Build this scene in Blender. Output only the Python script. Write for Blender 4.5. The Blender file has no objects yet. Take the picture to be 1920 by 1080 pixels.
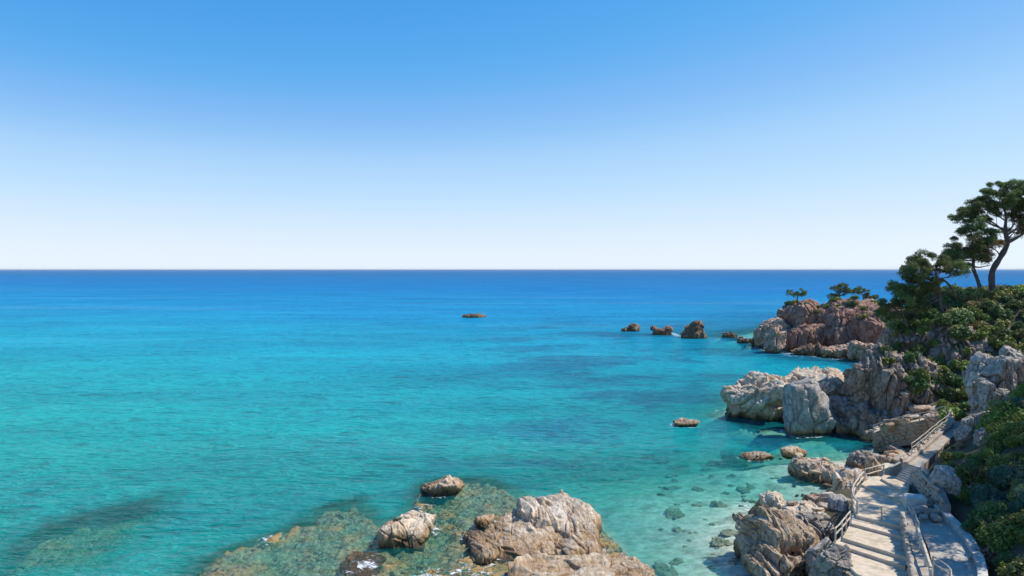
import bpy, math, random
import numpy as np
from mathutils import Vector
from mathutils.bvhtree import BVHTree

R = math.radians
scene = bpy.context.scene
COL = scene.collection

# ------------------------------------------------------------------ camera
CAM_H, FPX, HZ = 23.0, 1350.0, 505.0
cam_d = bpy.data.cameras.new('camera')
cam = bpy.data.objects.new('camera', cam_d)
COL.objects.link(cam)
cam.location = (0, 0, CAM_H)
cam.rotation_euler = (R(90), 0, 0)
cam_d.sensor_width = 36.0
cam_d.lens = 36.0 * FPX / 1920.0
cam_d.shift_y = -35.0 / 1920.0
cam_d.clip_start = 0.5
cam_d.clip_end = 150000
scene.camera = cam

# ------------------------------------------------------------------ sky, sun, exposure
SUN_EL, SUN_AZ = 53.0, 82.0            # azimuth measured from the view direction (+Y) towards the right (+X)
w = bpy.data.worlds.new('World')
scene.world = w
w.use_nodes = True
nt = w.node_tree
bg = nt.nodes['Background']
sky = nt.nodes.new('ShaderNodeTexSky')
sky.sky_type = 'NISHITA'
sky.sun_disc = False
sky.sun_elevation = R(SUN_EL)
sky.sun_rotation = R(SUN_AZ)
sky.altitude = 0
sky.air_density = 0.6
sky.dust_density = 0.0
sky.ozone_density = 3.0
vm = nt.nodes.new('ShaderNodeVectorMath')
vm.operation = 'SCALE'
vm.inputs['Scale'].default_value = 0.1
cu = nt.nodes.new('ShaderNodeRGBCurve')          # colour response of the photograph: deeper blue, whiter horizon
for c, pts in zip(cu.mapping.curves, (((0, 0), (.094, .075), (.138, .205), (.21, .42), (.43, .68), (.7, .76), (1, .83)),
                                      ((0, 0), (.1, .20), (.172, .34), (.228, .435), (.354, .65), (.6, .79), (1, .87)),
                                      ((0, 0), (.15, .45), (.33, .75), (.45, .84), (.59, .905), (.73, .93), (1, .95)))):
    c.points[0].location, c.points[1].location = pts[0], pts[-1]
    for q in pts[1:-1]:
        c.points.new(*q)
cu.mapping.update()
vm2 = nt.nodes.new('ShaderNodeVectorMath')
vm2.operation = 'SCALE'
vm2.inputs['Scale'].default_value = 10.0
nt.links.new(sky.outputs['Color'], vm.inputs[0])
nt.links.new(vm.outputs[0], cu.inputs['Color'])
nt.links.new(cu.outputs[0], vm2.inputs[0])
nt.links.new(vm2.outputs[0], bg.inputs['Color'])
bg.inputs['Strength'].default_value = 0.1

sun_d = bpy.data.lights.new('sun', 'SUN')
sun_d.energy = 5.0
sun_d.angle = R(0.5)
sun_d.color = (1.0, 0.93, 0.82)
sun = bpy.data.objects.new('sun', sun_d)
COL.objects.link(sun)
sdir = Vector((math.cos(R(SUN_EL)) * math.sin(R(SUN_AZ)), math.cos(R(SUN_EL)) * math.cos(R(SUN_AZ)), math.sin(R(SUN_EL))))
sun.rotation_euler = sdir.to_track_quat('Z', 'Y').to_euler()
sun.location = sdir * 200

scene.view_settings.view_transform = 'Standard'
scene.view_settings.look = 'None'
scene.view_settings.gamma = 1
scene.view_settings.use_curve_mapping = False
scene.view_settings.exposure = 0.14
scene.render.engine = 'CYCLES'
scene.cycles.transparent_max_bounces = 16
scene.cycles.max_bounces = 8

# ------------------------------------------------------------------ small maths library
def Wz(px, py, z=0.0):
    """point at height z that the photograph shows at pixel px, py"""
    Y = (CAM_H - z) * FPX / (py - HZ)
    return np.array([(px - 960) / FPX * Y, Y, z])

def Wy(px, py, Y):
    return np.array([(px - 960) / FPX * Y, Y, CAM_H - (py - HZ) / FPX * Y])

def _h(ix, iy, iz, s):
    n = (ix.astype(np.uint32) * np.uint32(374761393) + iy.astype(np.uint32) * np.uint32(668265263)
         + iz.astype(np.uint32) * np.uint32(2246822519) + np.uint32(s * 3266489917 & 0xffffffff))
    n ^= n >> np.uint32(13)
    n *= np.uint32(1274126177)
    n ^= n >> np.uint32(16)
    n *= np.uint32(2654435769)
    n ^= n >> np.uint32(15)
    return (n & np.uint32(0xffffff)).astype(np.float32) / np.float32(0xffffff)

def vnoise(P, s=0):
    """value noise in -1..1"""
    P = np.asarray(P, np.float32)
    i = np.floor(P).astype(np.int64)
    f = P - i
    f = f * f * f * (f * (f * 6 - 15) + 10)
    r = 0
    for dx in (0, 1):
        wx = f[:, 0] if dx else 1 - f[:, 0]
        for dy in (0, 1):
            wy = f[:, 1] if dy else 1 - f[:, 1]
            for dz in (0, 1):
                wz = f[:, 2] if dz else 1 - f[:, 2]
                r = r + wx * wy * wz * _h(i[:, 0] + dx, i[:, 1] + dy, i[:, 2] + dz, s)
    return r * 2 - 1

def fbm(P, s=0, o=4, g=0.5):
    a, t, r = 1.0, 0.0, 0.0
    P = np.asarray(P, np.float32)
    for k in range(o):
        r = r + a * vnoise(P * 2.03 ** k + 17.3 * k, s + k)
        t += a
        a *= g
    return r / t

def worley(P, s=0):
    """F1, F2 and the random value of the nearest cell"""
    P = np.asarray(P, np.float32)
    i = np.floor(P).astype(np.int64)
    f1 = np.full(len(P), 9.0, np.float32)
    f2 = f1.copy()
    c = np.zeros(len(P), np.float32)
    for dx in (-1, 0, 1):
        for dy in (-1, 0, 1):
            for dz in (-1, 0, 1):
                a, b, d = i[:, 0] + dx, i[:, 1] + dy, i[:, 2] + dz
                q = np.stack([a + _h(a, b, d, s), b + _h(a, b, d, s + 1), d + _h(a, b, d, s + 2)], 1)
                dist = np.sqrt(((q - P) ** 2).sum(1))
                near = dist < f1
                f2 = np.where(near, f1, np.minimum(f2, dist))
                c = np.where(near, _h(a, b, d, s + 3), c)
                f1 = np.where(near, dist, f1)
    return f1, f2, c

def sstep(a, b, x):
    t = np.clip((x - a) / (b - a), 0, 1)
    return t * t * (3 - 2 * t)

_ICO = {}
def ico(level):
    if level in _ICO:
        return _ICO[level]
    if level == 0:
        t = (1 + 5 ** 0.5) / 2
        v = np.array([(-1, t, 0), (1, t, 0), (-1, -t, 0), (1, -t, 0), (0, -1, t), (0, 1, t), (0, -1, -t), (0, 1, -t),
                      (t, 0, -1), (t, 0, 1), (-t, 0, -1), (-t, 0, 1)], float)
        f = np.array([(0, 11, 5), (0, 5, 1), (0, 1, 7), (0, 7, 10), (0, 10, 11), (1, 5, 9), (5, 11, 4), (11, 10, 2), (10, 7, 6), (7, 1, 8),
                      (3, 9, 4), (3, 4, 2), (3, 2, 6), (3, 6, 8), (3, 8, 9), (4, 9, 5), (2, 4, 11), (6, 2, 10), (8, 6, 7), (9, 8, 1)])
    else:
        v0, f0 = ico(level - 1)
        e = np.sort(np.concatenate([f0[:, [0, 1]], f0[:, [1, 2]], f0[:, [2, 0]]]), 1)
        u, inv = np.unique(e, axis=0, return_inverse=True)
        inv = inv.reshape(-1)
        m = (v0[u[:, 0]] + v0[u[:, 1]]) / 2
        n, k = len(v0), len(f0)
        a, b, c = inv[:k] + n, inv[k:2 * k] + n, inv[2 * k:] + n
        v = np.concatenate([v0, m])
        f = np.concatenate([np.stack([f0[:, 0], a, c], 1), np.stack([f0[:, 1], b, a], 1), np.stack([f0[:, 2], c, b], 1), np.stack([a, b, c], 1)])
    v = v / np.linalg.norm(v, axis=1, keepdims=True)
    _ICO[level] = (v, f)
    return v, f

# ------------------------------------------------------------------ object helpers
def mesh(name, V, F, mat=None, smooth=False):
    me = bpy.data.meshes.new(name)
    V = np.asarray(V, np.float32)
    if isinstance(F, np.ndarray):
        n, k = F.shape
        me.vertices.add(len(V))
        me.vertices.foreach_set('co', V.ravel())
        me.loops.add(n * k)
        me.loops.foreach_set('vertex_index', F.astype(np.int32).ravel())
        me.polygons.add(n)
        me.polygons.foreach_set('loop_start', np.arange(0, n * k, k, dtype=np.int32))
        me.polygons.foreach_set('loop_total', np.full(n, k, np.int32))
        me.update(calc_edges=True)
    else:
        me.from_pydata(V.tolist(), [], F)
        me.update()
    if smooth:
        me.polygons.foreach_set('use_smooth', np.ones(len(me.polygons), bool))
    if mat:
        me.materials.append(mat)
    return me

def tag(o, label=None, cat=None, group=None, kind=None):
    for k, v in (('label', label), ('category', cat), ('group', group), ('kind', kind)):
        if v:
            o[k] = v
    return o

def empty(name, loc, label=None, cat=None, group=None, kind=None):
    o = bpy.data.objects.new(name, None)
    o.empty_display_size = 0.3
    o.location = [float(c) for c in loc]
    COL.objects.link(o)
    return tag(o, label, cat, group, kind)

def obj(name, V, F, mat, parent=None, origin=None, smooth=False):
    """link a mesh given in world coordinates; a child is stored local to its parent (parents are never rotated)"""
    V = np.asarray(V, float)
    if parent is not None:
        base = np.array(parent.location)
        if parent.parent is not None:
            base = base + np.array(parent.parent.location)
        off = base
    else:
        off = np.asarray(origin if origin is not None else np.array([V[:, 0].mean(), V[:, 1].mean(), V[:, 2].min()]), float)
    o = bpy.data.objects.new(name, mesh(name, V - off, F, mat, smooth))
    COL.objects.link(o)
    if parent is not None:
        o.parent = parent
    else:
        o.location = off.tolist()
    return o

def tube(path, rad, n=6, cap=True):
    """tapered tube along a polyline"""
    P = np.asarray(path, float)
    rad = np.broadcast_to(np.asarray(rad, float), (len(P),))
    T = np.gradient(P, axis=0)
    T /= np.linalg.norm(T, axis=1, keepdims=True) + 1e-9
    ref = np.array([0.13, 0.31, 0.94]) if abs(T[0, 2]) < 0.8 else np.array([0.95, 0.2, 0.1])
    V, F = [], []
    for p, t, r in zip(P, T, rad):
        a = np.cross(t, ref); a /= np.linalg.norm(a) + 1e-9
        b = np.cross(t, a)
        for k in range(n):
            th = 2 * math.pi * k / n
            V.append(p + r * (math.cos(th) * a + math.sin(th) * b))
    for i in range(len(P) - 1):
        for k in range(n):
            q = (k + 1) % n
            F.append((i * n + k, i * n + q, (i + 1) * n + q, (i + 1) * n + k))
    if cap:
        F.append(tuple(range(n - 1, -1, -1)))
        F.append(tuple((len(P) - 1) * n + k for k in range(n)))
    return np.array(V), F

def join(parts):
    V, F, n = [], [], 0
    for v, f in parts:
        V.append(np.asarray(v, float))
        F += [tuple(int(i) + n for i in q) for q in f]
        n += len(v)
    return np.concatenate(V), F

def smooth_path(P, n):
    """Catmull-Rom through the points"""
    P = np.asarray(P, float)
    Q = np.concatenate([[2 * P[0] - P[1]], P, [2 * P[-1] - P[-2]]])
    out = []
    for i in range(len(P) - 1):
        a, b, c, d = Q[i:i + 4]
        for t in np.linspace(0, 1, n, endpoint=False):
            out.append(0.5 * (2 * b + (c - a) * t + (2 * a - 5 * b + 4 * c - d) * t * t + (3 * b - a - 3 * c + d) * t ** 3))
    out.append(P[-1])
    return np.array(out)

# ------------------------------------------------------------------ materials
def new_mat(name):
    m = bpy.data.materials.new(name)
    m.use_nodes = True
    t = m.node_tree
    t.nodes.clear()
    return m, t

class NT:
    def __init__(s, t):
        s.t = t
    def n(s, kind, **kw):
        nd = s.t.nodes.new(kind)
        for k, v in kw.items():
            setattr(nd, k, v)
        return nd
    def l(s, a, b):
        s.t.links.new(a, b)
    def set(s, sock, v):
        if hasattr(v, 'is_linked') or isinstance(v, bpy.types.NodeSocket):
            s.l(v, sock)
        else:
            sock.default_value = v
    def math(s, op, a, b=0.0, c=None, clamp=False):
        nd = s.n('ShaderNodeMath', operation=op, use_clamp=clamp)
        s.set(nd.inputs[0], a)
        s.set(nd.inputs[1], b)
        if c is not None:
            s.set(nd.inputs[2], c)
        return nd.outputs[0]
    def mix(s, f, a, b, blend='MIX'):
        nd = s.n('ShaderNodeMix', data_type='RGBA', blend_type=blend)
        s.set(nd.inputs[0], f)
        s.set(nd.inputs[6], a if not isinstance(a, tuple) else (*a, 1))
        s.set(nd.inputs[7], b if not isinstance(b, tuple) else (*b, 1))
        return nd.outputs[2]
    def noise(s, vec, scale, detail=4, rough=0.55, dist=0.0, sc3=None):
        if sc3:
            mp = s.n('ShaderNodeMapping')
            mp.inputs['Scale'].default_value = sc3
            s.l(vec, mp.inputs['Vector'])
            vec = mp.outputs[0]
        nd = s.n('ShaderNodeTexNoise')
        s.l(vec, nd.inputs['Vector'])
        nd.inputs['Scale'].default_value = scale
        nd.inputs['Detail'].default_value = detail
        nd.inputs['Roughness'].default_value = rough
        nd.inputs['Distortion'].default_value = dist
        return nd.outputs['Fac']
    def ramp(s, f, a, b):
        nd = s.n('ShaderNodeMapRange', interpolation_type='SMOOTHSTEP')
        s.set(nd.inputs[0], f)
        nd.inputs[1].default_value = a
        nd.inputs[2].default_value = b
        return nd.outputs[0]

def rock_mat(name, a, b, c, dark=(0.05, 0.045, 0.04), wet=0.7, lichen=0.35, bump=0.09, fine=1.0, pale=0.35):
    """rock: two main colours in broad patches, a third in streaks, lichen specks, a wet weed band at the waterline"""
    m, t = new_mat(name)
    N = NT(t)
    geo = N.n('ShaderNodeNewGeometry')
    pos = geo.outputs['Position']
    col = N.mix(N.ramp(N.noise(pos, 0.22, 5, 0.6, 0.6), 0.38, 0.62), a, b)
    st = N.noise(pos, 1.0, 5, 0.6, 0.4, (1.3, 1.3, 0.22))
    col = N.mix(N.math('MULTIPLY', N.ramp(st, 0.5, 0.68), 0.75), col, c)
    tone = N.noise(pos, 1.7 * fine, 8, 0.68)
    col = N.mix(1.0, col, N.mix(N.ramp(tone, 0.3, 0.72), (0.62, 0.6, 0.58), (1.28, 1.26, 1.22)), 'MULTIPLY')
    lf = N.math('MULTIPLY', N.ramp(N.noise(pos, 3.1 * fine, 6, 0.7), 0.56, 0.66), N.ramp(N.noise(pos, 0.35, 3), 0.45, 0.62))
    col = N.mix(N.math('MULTIPLY', lf, lichen), col, dark)
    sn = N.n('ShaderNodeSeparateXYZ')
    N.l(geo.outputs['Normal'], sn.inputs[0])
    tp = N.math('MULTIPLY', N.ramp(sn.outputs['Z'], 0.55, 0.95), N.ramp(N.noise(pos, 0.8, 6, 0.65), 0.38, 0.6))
    col = N.mix(N.math('MULTIPLY', tp, pale), col, (0.74, 0.66, 0.55))  # up-facing tops whitened: salt and droppings, plus sunlit brightness put into the colour
    sep = N.n('ShaderNodeSeparateXYZ')
    N.l(pos, sep.inputs[0])
    zz = N.math('ADD', sep.outputs['Z'], N.math('MULTIPLY', N.math('SUBTRACT', N.noise(pos, 0.9, 4), 0.5), -1.6 * wet))
    ochre = N.math('SUBTRACT', 1.0, N.ramp(zz, 0.5 * wet, 1.7 * wet))
    col = N.mix(N.math('MULTIPLY', ochre, 0.8), col, (0.32, 0.18, 0.07))
    weed = N.math('SUBTRACT', 1.0, N.ramp(zz, 0.05, 0.75 * wet))
    col = N.mix(N.math('MULTIPLY', weed, 0.92), col, (0.055, 0.042, 0.022))
    b1 = N.noise(pos, 1.4 * fine, 10, 0.7, 0.3)
    mp = N.n('ShaderNodeMapping')
    mp.inputs['Scale'].default_value = (1.5 * fine, 0.5 * fine, 0.28 * fine)
    mp.inputs['Rotation'].default_value = (0.2, 0.35, 0.5)
    N.l(pos, mp.inputs['Vector'])
    jn = N.noise(mp.outputs[0], 1.0, 6, 0.62, 0.9)
    crack = N.ramp(N.math('ABSOLUTE', N.math('SUBTRACT', jn, 0.5)), 0.0, 0.018)
    grain = N.noise(mp.outputs[0], 3.2, 8, 0.7, 0.3)
    hgt = N.math('ADD', N.math('MULTIPLY', b1, 0.8), N.math('ADD', N.math('MULTIPLY', crack, 0.12), N.math('MULTIPLY', grain, 0.7)))
    col = N.mix(N.math('MULTIPLY', N.math('SUBTRACT', 1.0, crack), 0.55), col, dark)
    bp = N.n('ShaderNodeBump')
    bp.inputs['Strength'].default_value = 0.9
    bp.inputs['Distance'].default_value = bump * 3
    N.l(hgt, bp.inputs['Height'])
    pb = N.n('ShaderNodeBsdfPrincipled')
    N.l(col, pb.inputs['Base Color'])
    N.l(N.math('SUBTRACT', 0.92, N.math('MULTIPLY', weed, 0.45)), pb.inputs['Roughness'])
    pb.inputs['Specular IOR Level'].default_value = 0.3
    N.l(bp.outputs[0], pb.inputs['Normal'])
    out = N.n('ShaderNodeOutputMaterial')
    N.l(pb.outputs[0], out.inputs[0])
    return m

M = {}
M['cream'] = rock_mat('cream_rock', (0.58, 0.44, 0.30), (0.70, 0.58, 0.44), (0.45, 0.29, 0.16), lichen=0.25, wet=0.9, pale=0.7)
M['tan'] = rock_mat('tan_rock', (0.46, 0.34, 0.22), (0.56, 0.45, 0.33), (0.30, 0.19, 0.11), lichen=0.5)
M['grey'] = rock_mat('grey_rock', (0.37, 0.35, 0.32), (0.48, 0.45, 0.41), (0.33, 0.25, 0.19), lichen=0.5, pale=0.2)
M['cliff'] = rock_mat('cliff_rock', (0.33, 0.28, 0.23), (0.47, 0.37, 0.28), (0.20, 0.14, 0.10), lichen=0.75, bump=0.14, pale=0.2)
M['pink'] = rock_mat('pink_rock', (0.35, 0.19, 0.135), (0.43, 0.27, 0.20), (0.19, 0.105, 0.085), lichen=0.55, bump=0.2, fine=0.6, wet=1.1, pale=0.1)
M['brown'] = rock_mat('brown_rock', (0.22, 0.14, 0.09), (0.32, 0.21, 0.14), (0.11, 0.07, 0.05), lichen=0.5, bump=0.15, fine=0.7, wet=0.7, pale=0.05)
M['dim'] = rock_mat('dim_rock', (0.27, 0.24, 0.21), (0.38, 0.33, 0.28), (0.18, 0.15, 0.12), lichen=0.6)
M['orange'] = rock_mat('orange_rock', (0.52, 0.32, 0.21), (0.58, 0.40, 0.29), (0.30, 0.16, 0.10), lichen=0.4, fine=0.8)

def plain_mat(name, a, b, scale=2.0, rough=0.9, bump=0.02, spots=None):
    m, t = new_mat(name)
    N = NT(t)
    pos = N.n('ShaderNodeNewGeometry').outputs['Position']
    f = N.noise(pos, scale, 8, 0.65)
    col = N.mix(N.ramp(f, 0.3, 0.7), a, b)
    col = N.mix(N.math('MULTIPLY', N.ramp(N.noise(pos, scale * 0.25, 5, 0.6, 0.5), 0.5, 0.66), 0.5), col, spots or tuple(0.6 * c for c in a))
    bp = N.n('ShaderNodeBump')
    bp.inputs['Strength'].default_value = 0.8
    bp.inputs['Distance'].default_value = bump
    N.l(N.noise(pos, scale * 6, 8, 0.7), bp.inputs['Height'])
    pb = N.n('ShaderNodeBsdfPrincipled')
    N.l(col, pb.inputs['Base Color'])
    pb.inputs['Roughness'].default_value = rough
    pb.inputs['Specular IOR Level'].default_value = 0.3
    N.l(bp.outputs[0], pb.inputs['Normal'])
    out = N.n('ShaderNodeOutputMaterial')
    N.l(pb.outputs[0], out.inputs[0])
    return m

M['concrete'] = plain_mat('pale_concrete', (0.46, 0.37, 0.26), (0.64, 0.54, 0.41), 2.2, spots=(0.26, 0.20, 0.14))
M['ramp'] = plain_mat('grey_concrete', (0.36, 0.33, 0.28), (0.48, 0.45, 0.39), 2.0, spots=(0.24, 0.21, 0.17))
M['white'] = plain_mat('white_masonry', (0.46, 0.42, 0.36), (0.66, 0.62, 0.55), 2.5, spots=(0.32, 0.28, 0.22))
M['rail'] = plain_mat('weathered_rail', (0.40, 0.33, 0.25), (0.66, 0.58, 0.48), 5.0, bump=0.004)
M['rubble'] = plain_mat('rubble_stone', (0.30, 0.25, 0.20), (0.46, 0.40, 0.33), 1.6, bump=0.05)
M['mortar'] = plain_mat('earth_mortar', (0.22, 0.19, 0.16), (0.30, 0.26, 0.22), 2.0, bump=0.04)
M['wallstone'] = plain_mat('brown_masonry', (0.30, 0.22, 0.14), (0.40, 0.31, 0.22), 1.5, bump=0.04)
M['soil'] = plain_mat('slope_soil', (0.07, 0.065, 0.035), (0.13, 0.11, 0.07), 0.9, bump=0.25, spots=(0.035, 0.05, 0.018))
M['bark'] = plain_mat('pine_bark', (0.10, 0.075, 0.06), (0.17, 0.13, 0.105), 3.0, bump=0.05)
M['sand'] = plain_mat('sea_sand', (0.42, 0.40, 0.30), (0.78, 0.74, 0.60), 1.1, bump=0.15, spots=(0.10, 0.13, 0.08))
M['reef'] = plain_mat('weedy_reef', (0.15, 0.115, 0.045), (0.42, 0.32, 0.15), 1.6, bump=0.3, spots=(0.06, 0.075, 0.045))
def reef_mat():
    m, t = new_mat('weedy_reef')
    N = NT(t)
    pos = N.n('ShaderNodeNewGeometry').outputs['Position']
    col = N.mix(N.ramp(N.noise(pos, 0.5, 6, 0.65, 0.6), 0.36, 0.62), (0.10, 0.115, 0.05), (0.36, 0.25, 0.11))
    col = N.mix(N.ramp(N.noise(pos, 2.6, 8, 0.72, 0.4), 0.44, 0.64), col, (0.55, 0.46, 0.27))
    sp = N.n('ShaderNodeSeparateXYZ')
    N.l(pos, sp.inputs[0])
    zz = N.math('ADD', sp.outputs['Z'], N.math('MULTIPLY_ADD', N.noise(pos, 0.8, 5), 0.6, -0.3))
    col = N.mix(N.math('MULTIPLY', N.ramp(zz, -0.42, 0.0), 0.8), col, (0.42, 0.27, 0.10))
    col = N.mix(N.math('MULTIPLY', N.ramp(N.noise(pos, 1.3, 7, 0.7, 0.8), 0.54, 0.60), 0.9), col, (0.03, 0.035, 0.025))
    bp = N.n('ShaderNodeBump')
    bp.inputs['Strength'].default_value = 1.0
    bp.inputs['Distance'].default_value = 0.35
    N.l(N.noise(pos, 2.2, 9, 0.72), bp.inputs['Height'])
    pb = N.n('ShaderNodeBsdfPrincipled')
    N.l(col, pb.inputs['Base Color'])
    pb.inputs['Roughness'].default_value = 0.9
    N.l(bp.outputs[0], pb.inputs['Normal'])
    N.l(pb.outputs[0], N.n('ShaderNodeOutputMaterial').inputs[0])
    return m
M['reef'] = reef_mat()
M['wetstone'] = plain_mat('weedy_stone', (0.14, 0.14, 0.08), (0.36, 0.31, 0.20), 1.2, bump=0.1)

def leaf_mat(name, a, b, rough=0.55):
    m, t = new_mat(name)
    N = NT(t)
    geo = N.n('ShaderNodeNewGeometry')
    oi = N.n('ShaderNodeObjectInfo')
    col = N.mix(geo.outputs['Random Per Island'], a, b)
    hsv = N.n('ShaderNodeHueSaturation')
    N.l(col, hsv.inputs['Color'])
    N.l(N.math('ADD', N.math('MULTIPLY', oi.outputs['Random'], 0.05), 0.475), hsv.inputs['Hue'])
    N.l(N.math('ADD', N.math('MULTIPLY', oi.outputs['Random'], 0.5), 0.75), hsv.inputs['Value'])
    pb = N.n('ShaderNodeBsdfPrincipled')
    N.l(hsv.outputs[0], pb.inputs['Base Color'])
    pb.inputs['Roughness'].default_value = rough
    pb.inputs['Specular IOR Level'].default_value = 0.35
    tr = N.n('ShaderNodeBsdfTranslucent')
    N.l(hsv.outputs[0], tr.inputs['Color'])
    mx = N.n('ShaderNodeMixShader')
    mx.inputs[0].default_value = 0.3
    N.l(pb.outputs[0], mx.inputs[1])
    N.l(tr.outputs[0], mx.inputs[2])
    out = N.n('ShaderNodeOutputMaterial')
    N.l(mx.outputs[0], out.inputs[0])
    return m

M['leaf_dark'] = leaf_mat('dark_leaf', (0.06, 0.12, 0.035), (0.13, 0.21, 0.06))
M['leaf_green'] = leaf_mat('green_leaf', (0.11, 0.17, 0.03), (0.23, 0.30, 0.06))
M['leaf_olive'] = leaf_mat('olive_leaf', (0.18, 0.20, 0.05), (0.36, 0.34, 0.10))
M['leaf_teal'] = leaf_mat('bluish_leaf', (0.05, 0.13, 0.09), (0.12, 0.23, 0.16))
M['leaf_dry'] = leaf_mat('dry_leaf', (0.20, 0.15, 0.08), (0.32, 0.26, 0.16))
M['needle'] = leaf_mat('pine_needle', (0.08, 0.12, 0.03), (0.17, 0.21, 0.065), 0.6)
M['needle_brown'] = leaf_mat('dry_pine_needle', (0.20, 0.14, 0.06), (0.28, 0.20, 0.09), 0.6)

# ------------------------------------------------------------------ shoreline, sea floor
SHORE = [Wz(*p)[:2] for p in ((1395, 1078), (1400, 1010), (1425, 965), (1470, 985), (1530, 962), (1585, 925), (1560, 905), (1545, 880), (1600, 866), (1640, 858),
                              (1655, 835), (1630, 822), (1560, 818), (1480, 820), (1400, 797), (1358, 778), (1400, 745), (1500, 722), (1590, 728), (1640, 728), (1690, 712), (1680, 694), (1640, 684),
                              (1600, 678), (1500, 660), (1432, 655), (1414, 642))]
LAND = np.array([(20, -60), (20, 50)] + [tuple(p) for p in SHORE] + [(72, 250), (140, 330), (400, 500), (600, 500), (600, -60)], float)

def land_sd(X, Y):
    """signed distance to the shore: positive on land"""
    P = np.stack([X, Y], 1).astype(float)
    d = np.full(len(P), 1e9)
    inside = np.zeros(len(P), bool)
    A, B = LAND, np.roll(LAND, -1, 0)
    for a, b in zip(A, B):
        e = b - a
        t = np.clip(((P - a) @ e) / (e @ e), 0, 1)
        d = np.minimum(d, np.hypot(*(P - a - t[:, None] * e).T))
        c = (a[1] > P[:, 1]) != (b[1] > P[:, 1])
        xi = (b[0] - a[0]) * (P[:, 1] - a[1]) / (b[1] - a[1] + 1e-12) + a[0]
        inside ^= c & (P[:, 0] < xi)
    return np.where(inside, d, -d)

def P3(X, Y, s, z=0.0):
    return np.stack([X * s, Y * s, np.full(len(X), z)], 1)

def seabed_z(X, Y):
    sd = land_sd(X, Y)
    dist = np.maximum(-sd, 0)
    z = -(0.15 + 0.115 * np.minimum(dist, 60) + 0.05 * np.clip(dist - 60, 0, 200))
    z = np.where(sd > 0, np.minimum(-0.15 + 0.16 * sd, np.where(Y > 92, -0.3, 1.2)), z)
    st = sstep(86, 98, Y)
    z = z - st * np.minimum(0.5 + 0.28 * dist, 2.6) - st * (sd > 0) * 0.4
    amp = np.minimum(0.25 + dist * 0.02, 0.6)
    z = z + amp * fbm(P3(X, Y, 0.16), 5, 4) * 0.7 + 0.12 * fbm(P3(X, Y, 0.9), 8, 3)
    return z

def axis(lo, hi, step, far_lo, far_hi, g=1.09):
    c = list(np.arange(lo, hi + 1e-6, step))
    s, x = step, hi
    while x < far_hi:
        s *= g
        x += s
        c.append(x)
    s, x, l = step, lo, []
    while x > far_lo:
        s *= g
        x -= s
        l.append(x)
    return np.array(l[::-1] + c)

def grid_mesh(xs, ys):
    X, Y = np.meshgrid(xs, ys)
    n, m = len(xs), len(ys)
    idx = np.arange(n * m).reshape(m, n)
    F = np.stack([idx[:-1, :-1], idx[:-1, 1:], idx[1:, 1:], idx[1:, :-1]], -1).reshape(-1, 4)
    return X.ravel(), Y.ravel(), F

bx, by = axis(-35, 55, 0.4, -400, 420, 1.12), axis(46, 110, 0.4, 20, 700, 1.06)
X, Y, F = grid_mesh(bx, by)
Zb = seabed_z(X, Y)
bedV = np.stack([X, Y, Zb], 1)
o = obj('seabed', bedV, F, M['sand'], origin=(0, 0, 0), smooth=True)
tag(o, kind='structure')
SOLID = [(bedV, F)]                     # everything water may lie on, for its depth

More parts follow.
